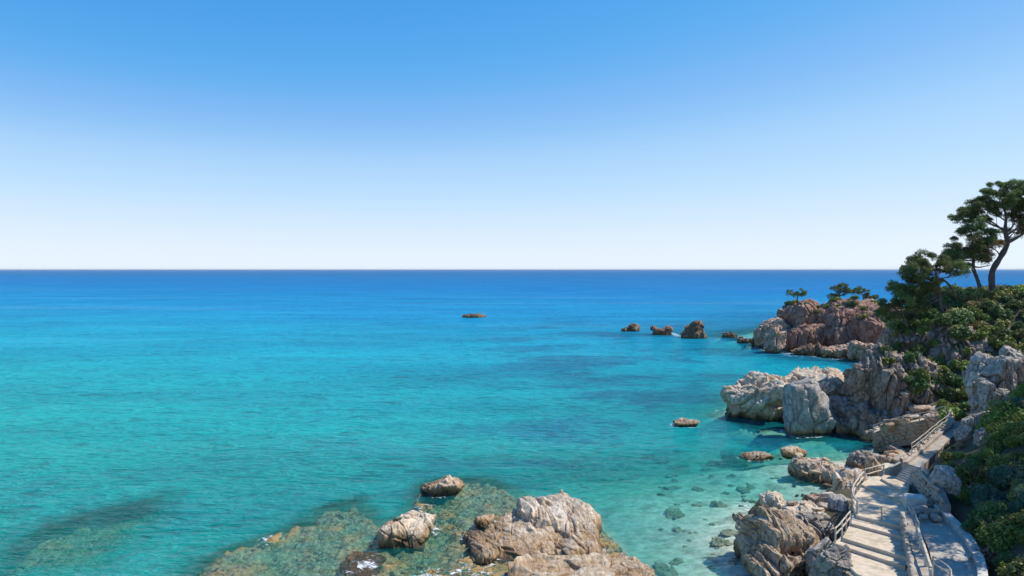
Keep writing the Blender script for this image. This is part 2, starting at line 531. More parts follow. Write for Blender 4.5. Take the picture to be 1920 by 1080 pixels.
# ------------------------------------------------------------------ rocks
def rock_shape(seed, level, dims, planes=13, p=14, block=1.2, aniso=(1, 1, 1), tilt=0.0, yaw=0.0, step=0.28, crack=0.16, rough=0.08, warp=0.12, ledge=0.16, top=None):
    """a boulder: a rounded polytope, split into blocks by cracks and roughened; dims are its full sizes in metres"""
    rng = np.random.RandomState(seed)
    d, f = ico(level)
    Nn = rng.normal(size=(planes, 3))
    Nn /= np.linalg.norm(Nn, axis=1, keepdims=True)
    Nn = np.concatenate([Nn, np.eye(3), -np.eye(3)])
    D = np.concatenate([rng.uniform(0.66, 0.98, planes), np.ones(6)])
    if top:
        D[-4] = top
    q = np.clip(d @ Nn.T, 0, None) / D
    v = d * ((q ** p).sum(1) ** (-1.0 / p))[:, None]
    v = v + warp * np.stack([fbm(v * 1.3 + 9.1, seed, 2), fbm(v * 1.3 + 31.7, seed + 3, 2), fbm(v * 1.3 + 57.1, seed + 5, 2)], 1)
    lo, hi = v.min(0), v.max(0)
    v = (v - (lo + hi) / 2) / (hi - lo)
    dims = np.asarray(dims, float)
    n = d / dims
    n /= np.linalg.norm(n, axis=1, keepdims=True)
    v = v * dims
    c, s = math.cos(yaw), math.sin(yaw)
    ct, st = math.cos(tilt), math.sin(tilt)
    Rm = np.array([[ct, 0, -st], [0, 1, 0], [st, 0, ct]]) @ np.array([[c, s, 0], [-s, c, 0], [0, 0, 1]])
    u = (v @ Rm.T) / np.array(aniso) / block
    u = u + 0.35 * np.stack([fbm(u * 0.7, seed + 11, 2), fbm(u * 0.7 + 40, seed + 12, 2), fbm(u * 0.7 + 80, seed + 13, 2)], 1)
    f1, f2, ch = worley(u, seed)
    e = f2 - f1
    disp = block * step * (ch - 0.5) * sstep(0.0, 0.07, e) - block * crack * np.exp(-(e / 0.04) ** 2)
    lx = u[:, 0] * 1.9 + 0.5 * fbm(u * 0.8 + 3, seed + 41, 3)
    lx = lx - np.floor(lx)
    disp += block * ledge * np.where(lx < 0.86, lx / 0.86, (1 - lx) / 0.14) * sstep(-0.35, 0.25, vnoise(u * 0.6 + 70, seed + 43))
    g1, g2, gh = worley(u * 2.9 + 5.0, seed + 7)
    e = g2 - g1
    disp += block * 0.32 * (step * (gh - 0.5) * sstep(0.0, 0.08, e) - 0.5 * crack * np.exp(-(e / 0.06) ** 2))
    disp += rough * block * (1.2 * fbm(v / block * 1.3, seed + 21, 5, 0.6) + 0.5 * np.abs(vnoise(v / block * 4.0, seed + 31)))
    lim = 0.32 * dims.min()
    return v + n * np.clip(disp, -lim, lim)[:, None], f

def rock_box(px0, px1, yt, yb, zb, depth, Y=None):
    """world centre and size of a rock seen in this pixel box, standing on height zb"""
    Yf = (CAM_H - zb) * FPX / (yb - HZ) if Y is None else Y
    Yc = Yf + depth * 0.5
    Yt = Yf + depth * 0.45
    cx = ((px0 + px1) / 2 - 960) / FPX * Yc
    wd = (px1 - px0) / FPX * Yc
    zt = CAM_H - (yt - HZ) / FPX * Yt
    return cx, Yc, wd, zt

def rock(name, label, cat, px0, px1, yt, yb, mat, zb=0.0, depth=None, Y=None, level=5, seed=1, group=None, sink=0.35, parent=None, smooth=True, kind=None, **kw):
    if depth is None:
        depth = (px1 - px0) / FPX * (CAM_H - zb) * FPX / (yb - HZ) * 0.8 if Y is None else (px1 - px0) / FPX * Y * 0.8
    cx, cy, wd, zt = rock_box(px0, px1, yt, yb, zb, depth, Y)
    z0 = zb - sink * max(zt - zb, 0.5)
    V, Fc = rock_shape(seed, level, (wd, depth, zt - z0), **kw)
    V = V + np.array([cx, cy, (zt + z0) / 2])
    SOLID.append((V, Fc))
    o = obj(name, V, Fc, M[mat], parent=parent, origin=(cx, cy, zb), smooth=smooth)
    if parent is None:
        tag(o, label, cat, group, kind)
    return o

# ---- foreground rocks in the water
ridge = empty('boulder', Wz(1000, 1040), 'broad cream boulder with white top rising from the weedy reef', 'boulder')
for a, b, c, d, dep, sd_, kw in ((968, 1128, 954, 1040, 11, 6, dict(tilt=0.5, block=2.4)), (905, 1075, 994, 1058, 9, 8, dict(tilt=0.6, block=1.9)),
                                 (862, 965, 1014, 1060, 7, 9, dict(tilt=0.4, block=1.2)), (1030, 1126, 1004, 1062, 8, 10, dict(tilt=0.5, block=1.5))):
    rock('rock', None, None, a, b, c, d, 'cream', depth=dep, level=6, seed=sd_, parent=ridge, planes=14, p=9, aniso=(0.5, 1.8, 1.4), yaw=0.35, step=0.2, crack=0.09, rough=0.05, warp=0.2, ledge=.12, sink=0.75, **kw)
rock('rock_slab', 'pale flat rock slab in front of the broad cream boulder', 'rock', 955, 1150, 1068, 1122, 'cream', depth=5.5, level=6, seed=15, planes=8, p=20, block=2.6, aniso=(1.6, 1, 0.5), crack=0.1, step=0.18, top=.6)
rock('rock_slab', 'low brown weedy rock right of the pale flat slab', 'rock', 1110, 1222, 1066, 1108, 'tan', depth=5, level=5, seed=16, block=1.4, top=.6)
rock('boulder', 'ribbed cream rock farthest out on the reef', 'boulder', 784, 872, 898, 932, 'cream', depth=4.5, level=5, seed=23, yaw=0.3, block=1.0, aniso=(0.5, 1.4, 1.6), crack=0.25, sink=0.7)
rock('boulder', 'white tipped wedge of rock left of the broad cream boulder', 'boulder', 716, 812, 966, 1028, 'cream', depth=6, level=6, seed=37, yaw=0.4, block=1.3, aniso=(0.8, 1.1, 1.4), planes=9, p=10, ledge=.08, sink=.6)
rock('rock', 'small cream rock just left of the broad cream boulder', 'rock', 888, 928, 968, 992, 'cream', depth=1.8, level=4, seed=41, block=0.8)
rock('rock', 'low foam washed pinkish rock at the bottom edge of the photo', 'rock', 636, 716, 1060, 1084, 'tan', depth=5, level=5, seed=43, block=0.7, crack=0.2, sink=.9, p=8, ledge=.1)

# ---- skerries offshore
SK = [(866, 912, 588, 596, 9, 'lone flat dark skerry farthest out to sea'), (1163, 1200, 609, 622, 5, 'leftmost low brown rock of the line off the headland'),
      (1220, 1262, 613, 629, 6, 'low dark rock left of the tall pointed skerry'), (1273, 1332, 601, 635, 11, 'tall pointed brown skerry, largest of the line off the headland'),
      (1353, 1384, 622, 633, 13, 'small flat rock right of the tall pointed skerry'), (1382, 1404, 631, 644, 17, 'small rock second from the headland nose'),
      (1407, 1424, 633, 649, 19, 'small rock at the tip of the pink headland')]
for a, b, c, d, s, lab in SK:
    rock('skerry', lab, 'rock', a, b, c, d, 'brown', level=5, seed=s, group='skerries off the headland', block=1.6, step=0.8, crack=0.3, warp=0.5, planes=6, p=3.0, sink=1.4, ledge=.3)
rock('rock', 'pale wave washed rock in the sea left of the peninsula', 'rock', 1262, 1310, 787, 801, 'grey', depth=3.5, level=4, seed=51, block=1.0)
rock('boulder', 'rounded cream boulder standing alone in the cove water', 'boulder', 1462, 1512, 837, 861, 'cream', depth=2.8, level=5, seed=53, block=1.3, crack=0.1, step=0.12)
rock('rock', 'flat grey rock awash left of the rounded cove boulder', 'rock', 1390, 1450, 849, 864, 'grey', depth=2.4, level=4, seed=55, block=0.8)

# ---- rock peninsula
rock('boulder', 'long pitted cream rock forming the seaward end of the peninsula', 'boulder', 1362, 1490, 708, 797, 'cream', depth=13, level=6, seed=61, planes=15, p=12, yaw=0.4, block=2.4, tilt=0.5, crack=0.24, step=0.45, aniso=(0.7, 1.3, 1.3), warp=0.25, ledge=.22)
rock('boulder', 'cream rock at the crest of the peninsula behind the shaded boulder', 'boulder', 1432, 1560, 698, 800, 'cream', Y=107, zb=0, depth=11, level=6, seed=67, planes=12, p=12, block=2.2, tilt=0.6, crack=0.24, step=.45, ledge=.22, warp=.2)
rock('boulder', 'fissured pale rock at the back of the peninsula', 'boulder', 1505, 1602, 692, 770, 'cream', Y=113, zb=0, depth=9, level=6, seed=71, block=1.5, aniso=(0.5, 1.2, 1.6), tilt=0.35, crack=0.25)
rock('boulder', 'tall smooth grey boulder standing in shade on the peninsula', 'boulder', 1472, 1560, 716, 820, 'grey', depth=6.5, level=6, seed=73, planes=12, p=16, block=3.2, crack=0.08, step=0.15, rough=0.04)
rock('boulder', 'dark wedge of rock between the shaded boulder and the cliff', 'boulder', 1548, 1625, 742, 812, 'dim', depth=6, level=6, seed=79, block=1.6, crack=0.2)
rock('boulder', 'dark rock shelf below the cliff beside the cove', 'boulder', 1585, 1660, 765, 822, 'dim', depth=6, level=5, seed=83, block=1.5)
SM = [(1565, 1600, 790, 815, 'small tan rock at the right foot of the shaded boulder'), (1596, 1622, 800, 818, 'small rounded rock second from the shaded boulder'),
      (1618, 1650, 806, 830, 'yellowish rock at the mouth of the rubble cove')]
for k, (a, b, c, d, lab) in enumerate(SM):
    rock('rock', lab, 'rock', a, b, c, d, 'tan', level=4, seed=90 + k, block=0.9, group='rocks at the foot of the peninsula')

# ---- near shore rocks by the path
rock('rock_slab', 'broad flat tan slab on the shore beyond the white boulder', 'rock', 1488, 1580, 866, 908, 'tan', depth=6.0, level=6, seed=101, block=1.3, crack=0.2)
rock('boulder', 'bright white boulder left of the landing railing', 'boulder', 1566, 1612, 880, 948, 'cream', zb=0.6, depth=4.0, level=6, seed=103, block=1.6, crack=0.15)
rock('boulder', 'rounded cream rock with foam at the edge of the shallow inlet', 'boulder', 1424, 1476, 928, 972, 'cream', depth=3.5, level=5, seed=107, block=1.2)
rock('rock', 'ochre weedy rock at the head of the shallow inlet', 'rock', 1510, 1560, 926, 958, 'orange', depth=3, level=5, seed=109, block=0.9)
rock('boulder', 'dark grey boulder below the corner of the landing', 'boulder', 1552, 1608, 930, 985, 'grey', zb=1.0, depth=4, level=5, seed=113, block=1.4)
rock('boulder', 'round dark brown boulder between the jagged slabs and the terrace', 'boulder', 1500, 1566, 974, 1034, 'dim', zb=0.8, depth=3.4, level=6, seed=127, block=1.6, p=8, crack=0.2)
rock('rock', 'smooth cream rock between the inlet and the dark boulder', 'rock', 1470, 1550, 950, 1000, 'cream', zb=0.3, depth=4, level=5, seed=131, block=1.1)
rock('boulder', 'dark weedy boulder on the shore below the steep steps', 'boulder', 1596, 1650, 846, 882, 'dim', zb=0.3, depth=3.5, level=5, seed=137, block=1.2)
rock('rock', 'small pale rock beside the dark weedy boulder', 'rock', 1622, 1648, 852, 880, 'cream', zb=0.5, Y=78.0, depth=1.5, level=4, seed=139, block=1.0)
JG = [(1392, 1450, 972, 1085, 'leaning jagged slab at the seaward side of the rock fins', 1), (1425, 1482, 955, 1085, 'tall tilted rock fin in the middle of the jagged outcrop', 2),
      (1455, 1515, 990, 1090, 'splintered rock fin on the landward side of the outcrop', 3), (1400, 1500, 1040, 1120, 'low splintered base of the jagged outcrop', 4)]
for a, b, c, d, lab, s in JG:
    rock('rock_fin', lab, 'rock', a, b, c, d, 'tan', depth=5.5, level=6, seed=140 + s, group='jagged rock fins by the terrace', block=1.3, aniso=(0.3, 2.6, 2.2), tilt=0.3, yaw=0.25, step=0.75, crack=0.45, planes=9, sink=0.2, warp=0.25)
rock('boulder', 'smooth upright rock under the seaward edge of the terrace', 'boulder', 1508, 1572, 1010, 1100, 'grey', zb=0.5, depth=3.4, level=5, seed=151, block=1.4)
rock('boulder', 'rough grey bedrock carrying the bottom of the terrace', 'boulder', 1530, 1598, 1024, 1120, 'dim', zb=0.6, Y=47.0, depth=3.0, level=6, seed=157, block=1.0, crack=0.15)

# ---- cliffs: structure with one child per rock mass
def cliff(name, loc, rows, **kw):
    root = empty(name, loc, kind='structure')
    for a, b, c, d, mt, zb, Yv, dep, s in rows:
        rock('rock', None, None, a, b, c, d, mt, zb=zb, Y=Yv, depth=dep, level=6, seed=s, parent=root, **kw)
    return root

cliff('headland', (80, 200, 0), [
    (1420, 1482, 598, 656, 'orange', 0, 205, 14, 201), (1466, 1548, 562, 660, 'pink', 0, 204, 22, 203), (1470, 1560, 604, 664, 'pink', 0, 198, 12, 205),
    (1528, 1652, 563, 668, 'pink', 0, 193, 24, 207), (1600, 1690, 590, 675, 'pink', 0, 182, 24, 209), (1560, 1720, 572, 640, 'pink', 0, 214, 24, 211),
    (1480, 1560, 646, 668, 'brown', 0, 191, 6, 213), (1545, 1612, 645, 676, 'orange', 0, 185, 6, 215), (1590, 1650, 640, 684, 'orange', 0, 178, 8, 217),
    (1434, 1474, 622, 664, 'orange', 0, 196, 6, 219)],
    block=3.4, step=0.36, crack=0.22, aniso=(0.75, 1.0, 1.5), tilt=0.25, planes=14, rough=0.1, sink=0.2)
cliff('sea_cliff', (55, 100, 0), [
    (1610, 1705, 650, 790, 'cliff', 1, 98, 9, 221), (1672, 1765, 672, 792, 'cliff', 2, 97.5, 9, 223), (1738, 1838, 606, 730, 'cliff', 6, 101, 9, 225),
    (1650, 1770, 622, 720, 'cliff', 5, 104, 9, 227), (1596, 1660, 690, 806, 'cliff', 0, 100, 7, 229), (1720, 1800, 700, 790, 'dim', 3, 100, 7, 231),
    (1662, 1790, 596, 700, 'cliff', 8, 106, 9, 237), (1600, 1690, 766, 812, 'dim', 0.5, 97, 5, 233), (1570, 1640, 780, 822, 'dim', 0, 98, 5, 235)],
    block=2.1, step=0.6, crack=0.34, aniso=(0.5, 0.8, 1.9), tilt=0.2, ledge=.26, planes=12, rough=0.1, sink=0.15)
cliff('grey_crag', (45, 70, 8), [
    (1826, 1886, 668, 745, 'grey', 9, 70, 5, 241), (1874, 1945, 653, 745, 'grey', 9, 71, 6, 243), (1860, 1894, 732, 790, 'grey', 8.3, 67.5, 3, 245),
    (1830, 1866, 712, 792, 'grey', 8.3, 69, 3.5, 247), (1892, 1950, 725, 775, 'grey', 8.6, 68, 4, 249), (1798, 1862, 768, 806, 'grey', 7.2, 66.5, 2.6, 251)],
    block=1.7, step=0.34, crack=0.22, aniso=(0.6, 0.8, 1.7), tilt=0.12, planes=12, rough=0.06, sink=0.15)

# pale boulders among the shrubs
for a, b, c, d, lab, s_ in ((1826, 1862, 806, 838, 'rounded pale boulder among the shrubs below the grey crag', 261), (1752, 1792, 876, 916, 'rough tan rock among the shrubs above the retaining wall', 262), (1790, 1822, 798, 826, 'small grey rock between the upper path and the shrubs', 263)):
    rock('boulder', lab, 'boulder', a, b, c, d, 'grey', zb=8.0 if d < 900 else 6.2, depth=1.6, level=5, seed=s_, block=.8)

# ------------------------------------------------------------------ hillside
def land_z(X, Y):
    lx = np.interp(Y, [30, 43, 48, 54, 58, 63, 67, 75], [26, 30.4, 32.3, 34.0, 34.4, 36.8, 41, 56])
    zl = np.interp(Y, [30, 43, 54, 58, 63, 67, 75], [2.4, 3.9, 4.8, 5.0, 5.8, 6.6, 7])
    s = (X - lx) * 0.86
    near = np.where(s > 0, zl + 0.82 * s - 0.014 * s * s * (s < 24), zl - 1.5 * sstep(0, 1.2, -s) + 0.36 * np.minimum(s + 1, 0))
    near = np.minimum(near, 16)
    u = ((Y - 84) * 0.6 + (X - 50) * 0.45) / 30
    mound = 0.5 + 18.3 * sstep(0.02, 1.05, u) * sstep(-1, 6, X - 0.515 * Y) * (1 - sstep(122, 142, Y))
    far = sstep(145, 165, Y)
    z = np.where(Y < 68, np.maximum(near, np.minimum(mound, 2.5)), np.maximum(mound, np.minimum(near, 9) * (1 - sstep(71, 79, Y))))
    z = z * (1 - far) + far * 0.4
    sd = land_sd(X, Y)
    z = z + 0.5 * fbm(P3(X, Y, 0.3), 3, 4)
    return np.minimum(z, np.where((X < 48) & (Y > 68), 0.1, 1.9) * sd - np.where((X < 48) & (Y > 88), 1.5, 0.5))

hx, hy = axis(20, 96, 0.6, 19, 240, 1.1), axis(36, 126, 0.6, 5, 230, 1.1)
X, Y, F = grid_mesh(hx, hy)
Zh = land_z(X, Y)
landV = np.stack([X, Y, Zh], 1)
keep = (Zh[F] > -0.9).any(1)
o = obj('hillside', landV, F[keep], M['soil'], origin=(0, 0, 0), smooth=True)
tag(o, kind='structure')
SOLID.append((landV, F[keep]))

# ------------------------------------------------------------------ path, steps, terrace
def prism(poly, z, depth):
    """poly: world points (x, y); vertical slab with its top at z (number or one per corner)"""
    n = len(poly)
    zs = np.broadcast_to(np.asarray(z, float), (n,))
    V = [(p[0], p[1], q) for p, q in zip(poly, zs)] + [(p[0], p[1], q - depth) for p, q in zip(poly, zs)]
    a = sum(poly[i][0] * poly[(i + 1) % n][1] - poly[(i + 1) % n][0] * poly[i][1] for i in range(n))
    F = [tuple(range(n)), tuple(range(2 * n - 1, n - 1, -1))] + [(i + n, (i + 1) % n + n, (i + 1) % n, i) for i in range(n)]
    if a < 0:
        F = [tuple(reversed(q)) for q in F]
    return np.array(V, float), F

def slab(name, pix, z, depth, mat, parent=None, kind=None):
    """slab whose top corners appear at these pixels (z may differ per corner)"""
    zs = np.broadcast_to(np.asarray(z, float), (len(pix),))
    W = [Wz(p[0], p[1], q) for p, q in zip(pix, zs)]
    V, Fc = prism([(p[0], p[1]) for p in W], zs, depth)
    SOLID.append((V, Fc))
    o = obj(name, V, Fc, M[mat], parent=parent)
    bv = o.modifiers.new('bevel', 'BEVEL')
    bv.width = 0.03
    bv.segments = 1
    if kind:
        o['kind'] = kind
    return o

LZ = 4.5
terr = empty('terrace', Wz(1650, 1000, 4), kind='structure')
slab('landing', [(1606, 967), (1598, 945), (1604, 926), (1621, 905), (1700, 938), (1703, 990)], LZ, 3.2, 'concrete', terr)
slab('step', [(1614, 908), (1621, 901), (1658, 892), (1702, 918), (1702, 944)], LZ + 0.2, 2.6, 'concrete', terr)
slab('step', [(1652, 897), (1656, 890), (1684, 893), (1706, 904), (1702, 926)], LZ + 0.4, 2.4, 'concrete', terr)
slab('step', [(1597, 967), (1606, 955), (1704, 985), (1694, 1007), (1596, 981)], LZ - 0.24, 3.2, 'concrete', terr)
slab('step', [(1596, 972), (1592, 985), (1579, 1008), (1700, 1045), (1704, 990)], LZ - 0.46, 3.2, 'concrete', terr)
slab('step', [(1579, 1003), (1563, 1018), (1698, 1062), (1704, 1030)], LZ - 0.72, 3.2, 'concrete', terr)
slab('step', [(1564, 1012), (1562, 1024), (1582, 1052), (1606, 1076), (1700, 1110), (1704, 1050)], LZ - 0.96, 3.2, 'concrete', terr)
slab('step', [(1590, 1060), (1606, 1100), (1630, 1140), (1710, 1160), (1710, 1085)], LZ - 1.22, 3.2, 'concrete', terr)

# steep flight up from the landing
st = empty('stairs', Wz(1690, 905, LZ + 0.4), kind='structure')
p0l, p0r = Wz(1679, 897, LZ + 0.4)[:2], Wz(1709, 909, LZ + 0.4)[:2]
p1l, p1r = Wz(1703, 869, 6.15)[:2], Wz(1722, 874, 6.15)[:2]
NS = 8
for k in range(NS):
    t0, t1 = k / NS, 1.0
    a, b = p0l + (p1l - p0l) * t0, p0r + (p1r - p0r) * t0
    z = LZ + 0.4 + (6.15 - LZ - 0.4) * (k + 1) / NS
    e = min(1.0, (k + 1) / NS + 0.06)
    c, d = p0l + (p1l - p0l) * e, p0r + (p1r - p0r) * e
    V, Fc = prism([a, b, d, c], z, 1.6)
    o = obj('step', V, Fc, M['ramp'], parent=st)

# upper path along the slope to the ledge
pp = [(1712, 872, 6.15), (1742, 846, 6.35), (1772, 818, 6.9), (1796, 800, 7.3), (1800, 782, 7.0)]
def strip(name, pts, wid, depth, mat, parent=None, kind=None):
    C = smooth_path([Wz(*p) for p in pts], 5)
    T = np.gradient(C, axis=0)
    n = np.stack([T[:, 1], -T[:, 0], 0 * T[:, 0]], 1)
    n /= np.linalg.norm(n, axis=1, keepdims=True)
    wid = np.interp(np.linspace(0, 1, len(C)), np.linspace(0, 1, len(wid)), wid)[:, None] / 2
    L, Rr = C - n * wid, C + n * wid
    m = len(C)
    V = np.concatenate([L, Rr, L - [0, 0, depth], Rr - [0, 0, depth]])
    Fc = []
    for i in range(m - 1):
        Fc += [(i, m + i, m + i + 1, i + 1), (i, i + 1, 2 * m + i + 1, 2 * m + i), (m + i + 1, m + i, 3 * m + i, 3 * m + i + 1)]
    Fc += [(0, 2 * m, 3 * m, m), (m - 1, 2 * m - 1, 4 * m - 1, 3 * m - 1)]
    SOLID.append((V, Fc))
    o = obj(name, V, Fc, M[mat], parent=parent)
    if kind:
        o['kind'] = kind
    return L, Rr
pathL, pathR = strip('path', pp, [1.3, 1.2, 1.1, 1.3, 1.8], 2.0, 'rubble', kind='structure')
ledge_pts = [(1796, 776, 5.8), (1765, 780, 5.0), (1710, 790, 3.9), (1662, 802, 2.6), (1640, 808, 2.0)]
ledL, ledR = strip('path', ledge_pts, [2.6, 2.2, 2.0, 2.0, 2.2], 1.6, 'concrete', kind='structure')
rmpL, rmpR = strip('path', [(1722, 950, 4.45), (1742, 975, 4.3), (1770, 1010, 4.0), (1788, 1050, 3.75), (1792, 1090, 3.5), (1780, 1160, 3.3)], [1.6, 2.2, 2.6, 2.6, 2.6, 2.6], 2.5, 'ramp', kind='structure')

# low white wall on the hill side of the ramp, and rubble walls
def wall_along(name, label, path, h, th, mat, cat='wall', coping=None):
    C = np.asarray(path, float)
    T = np.gradient(C, axis=0)
    n = np.stack([T[:, 1], -T[:, 0], 0 * T[:, 0]], 1)
    n /= np.linalg.norm(n, axis=1, keepdims=True)
    m = len(C)
    hh = np.interp(np.linspace(0, 1, m), np.linspace(0, 1, len(h)), h)
    L, Rr = C - n * th / 2, C + n * th / 2
    rs = np.random.RandomState(m)
    up = np.stack([0 * hh, 0 * hh, hh + rs.uniform(-0.04, 0.04, m)], 1)
    V = np.concatenate([L + up, Rr + up, L - [0, 0, 0.8], Rr - [0, 0, 0.8]])
    Fc = []
    for i in range(m - 1):
        Fc += [(i, m + i, m + i + 1, i + 1), (i, i + 1, 2 * m + i + 1, 2 * m + i), (m + i + 1, m + i, 3 * m + i, 3 * m + i + 1)]
    Fc += [(0, 2 * m, 3 * m, m), (m - 1, 2 * m - 1, 4 * m - 1, 3 * m - 1)]
    e = empty(name, C[m // 2], label, cat)
    SOLID.append((V, Fc))
    obj('masonry', V, Fc, M[mat], parent=e)
    return e, C, n, hh

def stone_shape(seed, dims, level=2):
    rng = np.random.RandomState(seed)
    d, f = ico(level)
    Nn = rng.normal(size=(7, 3))
    Nn /= np.linalg.norm(Nn, axis=1, keepdims=True)
    q = np.clip(d @ np.concatenate([Nn, np.eye(3), -np.eye(3)]).T, 0, None) / np.concatenate([rng.uniform(0.7, 1, 7), np.ones(6)])
    v = d * ((q ** 14).sum(1) ** (-1 / 14.0))[:, None]
    v += 0.06 * np.stack([vnoise(v * 3, seed), vnoise(v * 3 + 7, seed + 1), vnoise(v * 3 + 13, seed + 2)], 1)
    v /= (v.max(0) - v.min(0))
    return v * np.asarray(dims), f

STONES = {}
def stones_on(e, C, n, hh, size, mat, side=-1, th=0.3, seed=0, coping=True):
    """individual stones set proud of a wall's face, sharing a few meshes"""
    rng = random.Random(seed)
    key = mat
    if key not in STONES:
        STONES[key] = [mesh('stone', *stone_shape(300 + k, (1, 0.75, 0.72)), M[mat], True) for k in range(6)]
    side = side if side else (1 if n[:, 0].mean() < 0 else -1)
    base = np.array(e.location)
    seg = np.concatenate([[0], np.cumsum(np.linalg.norm(np.diff(C[:, :2], axis=0), axis=1))])
    L = seg[-1]
    rows = max(1, int(round(hh.max() / size / 0.72)))
    cnt = 0
    for r in range(rows + (1 if coping else 0)):
        s = rng.uniform(0, size)
        while s < L:
            wd = size * rng.uniform(0.75, 1.5)
            c = np.array([np.interp(s, seg, C[:, k]) for k in range(3)])
            nn = np.array([np.interp(s, seg, n[:, k]) for k in range(3)])
            H = np.interp(s, seg, hh)
            zc = (r + 0.5) * size * 0.72
            if zc < H + size * 0.4:
                o = bpy.data.objects.new('stone', rng.choice(STONES[key]))
                COL.objects.link(o)
                o.parent = e
                off = nn * side * th * 0.5 * (0 if r == rows else 1)
                o.location = (c + off + [0, 0, zc] - base).tolist()
                o.rotation_euler = (rng.uniform(-.2, .2), rng.uniform(-.2, .2), math.atan2(nn[1], nn[0]) + math.pi / 2 + rng.uniform(-.3, .3))
                o.scale = (wd, size * rng.uniform(0.7, 1.0), size * rng.uniform(0.85, 1.15))
                cnt += 1
            s += wd * 0.95
    return cnt

# right edge of the ramp
e, C, n, hh = wall_along('low_wall', 'low whitish masonry wall along the hill side of the ramp', rmpL[2:] + [0.15, 0, 0], [0.6, 0.45, 0.4, 0.35], 0.55, 'white')
# rubble retaining wall above the landing
cw = smooth_path([Wz(1712, 908, 4.9), Wz(1728, 930, 4.7), Wz(1752, 955, 4.5), Wz(1768, 975, 4.4)], 5)
cw = cw + np.array([0.5, 0.3, 0])
e, C, n, hh = wall_along('retaining_wall', 'rubble stone retaining wall between the landing and the shrubs', cw, [1.2, 1.8, 1.7, 1.0], 0.5, 'mortar')
stones_on(e, C, n, hh, 0.5, 'rubble', side=0, th=0.5, seed=4)
# flank wall beside the steep steps
cf = smooth_path([Wz(1709, 909, 4.9), Wz(1716, 892, 5.5), Wz(1723, 874, 6.15)], 5) + np.array([0.25, 0, 0])
e, C, n, hh = wall_along('flank_wall', 'short plastered wall climbing beside the steep steps', cf, [0.9, 0.8, 0.5], 0.35, 'ramp')
# parapet between terrace and ramp
cp = smooth_path([Wz(1704, 985, 4.5), Wz(1710, 1010, 4.2), Wz(1716, 1045, 3.8), Wz(1724, 1090, 3.5), Wz(1730, 1140, 3.3)], 6)
e, C, n, hh = wall_along('parapet_wall', 'rough stone parapet dividing the stepped terrace from the ramp', cp, [0.75, 0.9, 1.0, 1.1], 0.9, 'rubble')
stones_on(e, C, n, hh, 0.55, 'rubble', side=0, th=0.9, seed=9)
# masonry wall under the ledge path
cl = (ledL if ledL[:, 1].mean() < ledR[:, 1].mean() else ledR)
cl = cl - np.array([0, 0.1, 0])
e, C, n, hh = wall_along('ledge_wall', 'brown masonry wall holding up the ledge path below the cliff', cl[3:] - np.array([0, 0, 1.9]), [1.9, 1.95, 1.9, 1.9], 0.6, 'wallstone')
stones_on(e, C, n, hh, 0.62, 'wallstone', side=(1 if n[:, 1].mean() < 0 else -1), th=0.6, seed=14, coping=False)
# lit rubble edge on the seaward side of the upper path
pl = (pathL if pathL[:, 0].mean() < pathR[:, 0].mean() else pathR)
e, C, n, hh = wall_along('rubble_parapet', 'pale rubble parapet on the seaward side of the upper path', pl, [0.2, 0.25, 0.3, 0.5], 0.5, 'rubble')
stones_on(e, C, n, hh, 0.62, 'cream', side=(1 if n[:, 0].mean() < 0 else -1), th=0.5, seed=21)
# wall below the steep steps, facing the sea
cs = smooth_path([Wz(1650, 893, 4.0), Wz(1668, 890, 4.3), Wz(1690, 880, 4.8), Wz(1702, 868, 5.4)], 4)
e, C, n, hh = wall_along('side_wall', 'grey wall on the seaward side of the steep steps', cs, [0.5, 0.7, 0.7, 0.8], 0.35, 'ramp')

ce = smooth_path([Wz(1612, 1085, 3.4), Wz(1584, 1054, 3.55), Wz(1562, 1020, 3.6), Wz(1580, 1006, 3.9), Wz(1596, 982, 4.1), Wz(1605, 966, 4.3), Wz(1597, 945, 4.35), Wz(1603, 926, 4.35), Wz(1620, 903, 4.4)], 4)
ne = np.gradient(ce, axis=0)
ne = np.stack([ne[:, 1], -ne[:, 0], 0 * ne[:, 0]], 1) / np.linalg.norm(ne, axis=1, keepdims=True)
STONES['creme'] = [mesh('stone', *stone_shape(370 + k, (1, 0.75, 0.72), 3), M['tan'], True) for k in range(5)]
stones_on(terr, ce - [0.25, 0, 0.55], ne, np.full(len(ce), .34), 0.62, 'creme', side=1, th=0.3, seed=31)

# white block at the landing corner
p = Wz(1714, 950, 4.5)
V, Fc = prism([(p[0] - .9, p[1] - .5), (p[0] + .6, p[1] - .8), (p[0] + .9, p[1] + .5), (p[0] - .5, p[1] + .8)], 5.35, 1.2)
o = obj('concrete_block', V, Fc, M['white'])
bv = o.modifiers.new('bevel', 'BEVEL'); bv.width = 0.08; bv.segments = 2
tag(o, 'white masonry block at the right corner of the landing', 'block')
# loose stones by the block
for k, (a, b, s) in enumerate([(1728, 962, .8), (1738, 955, .7), (1745, 968, .9), (1733, 974, .5), (1752, 974, .6), (1722, 966, .5)]):
    p = Wz(a, b, 4.45)
    V, Fc = stone_shape(360 + k, (s * 1.2, s, s * .8), 3)
    tag(obj('loose_stone', V + p + np.array([0, 0, s * .3]), Fc, M['grey'] if k % 2 else M['rubble'], smooth=True),
        'loose stone heaped between the white block and the ramp', 'stone', 'loose stones by the landing')

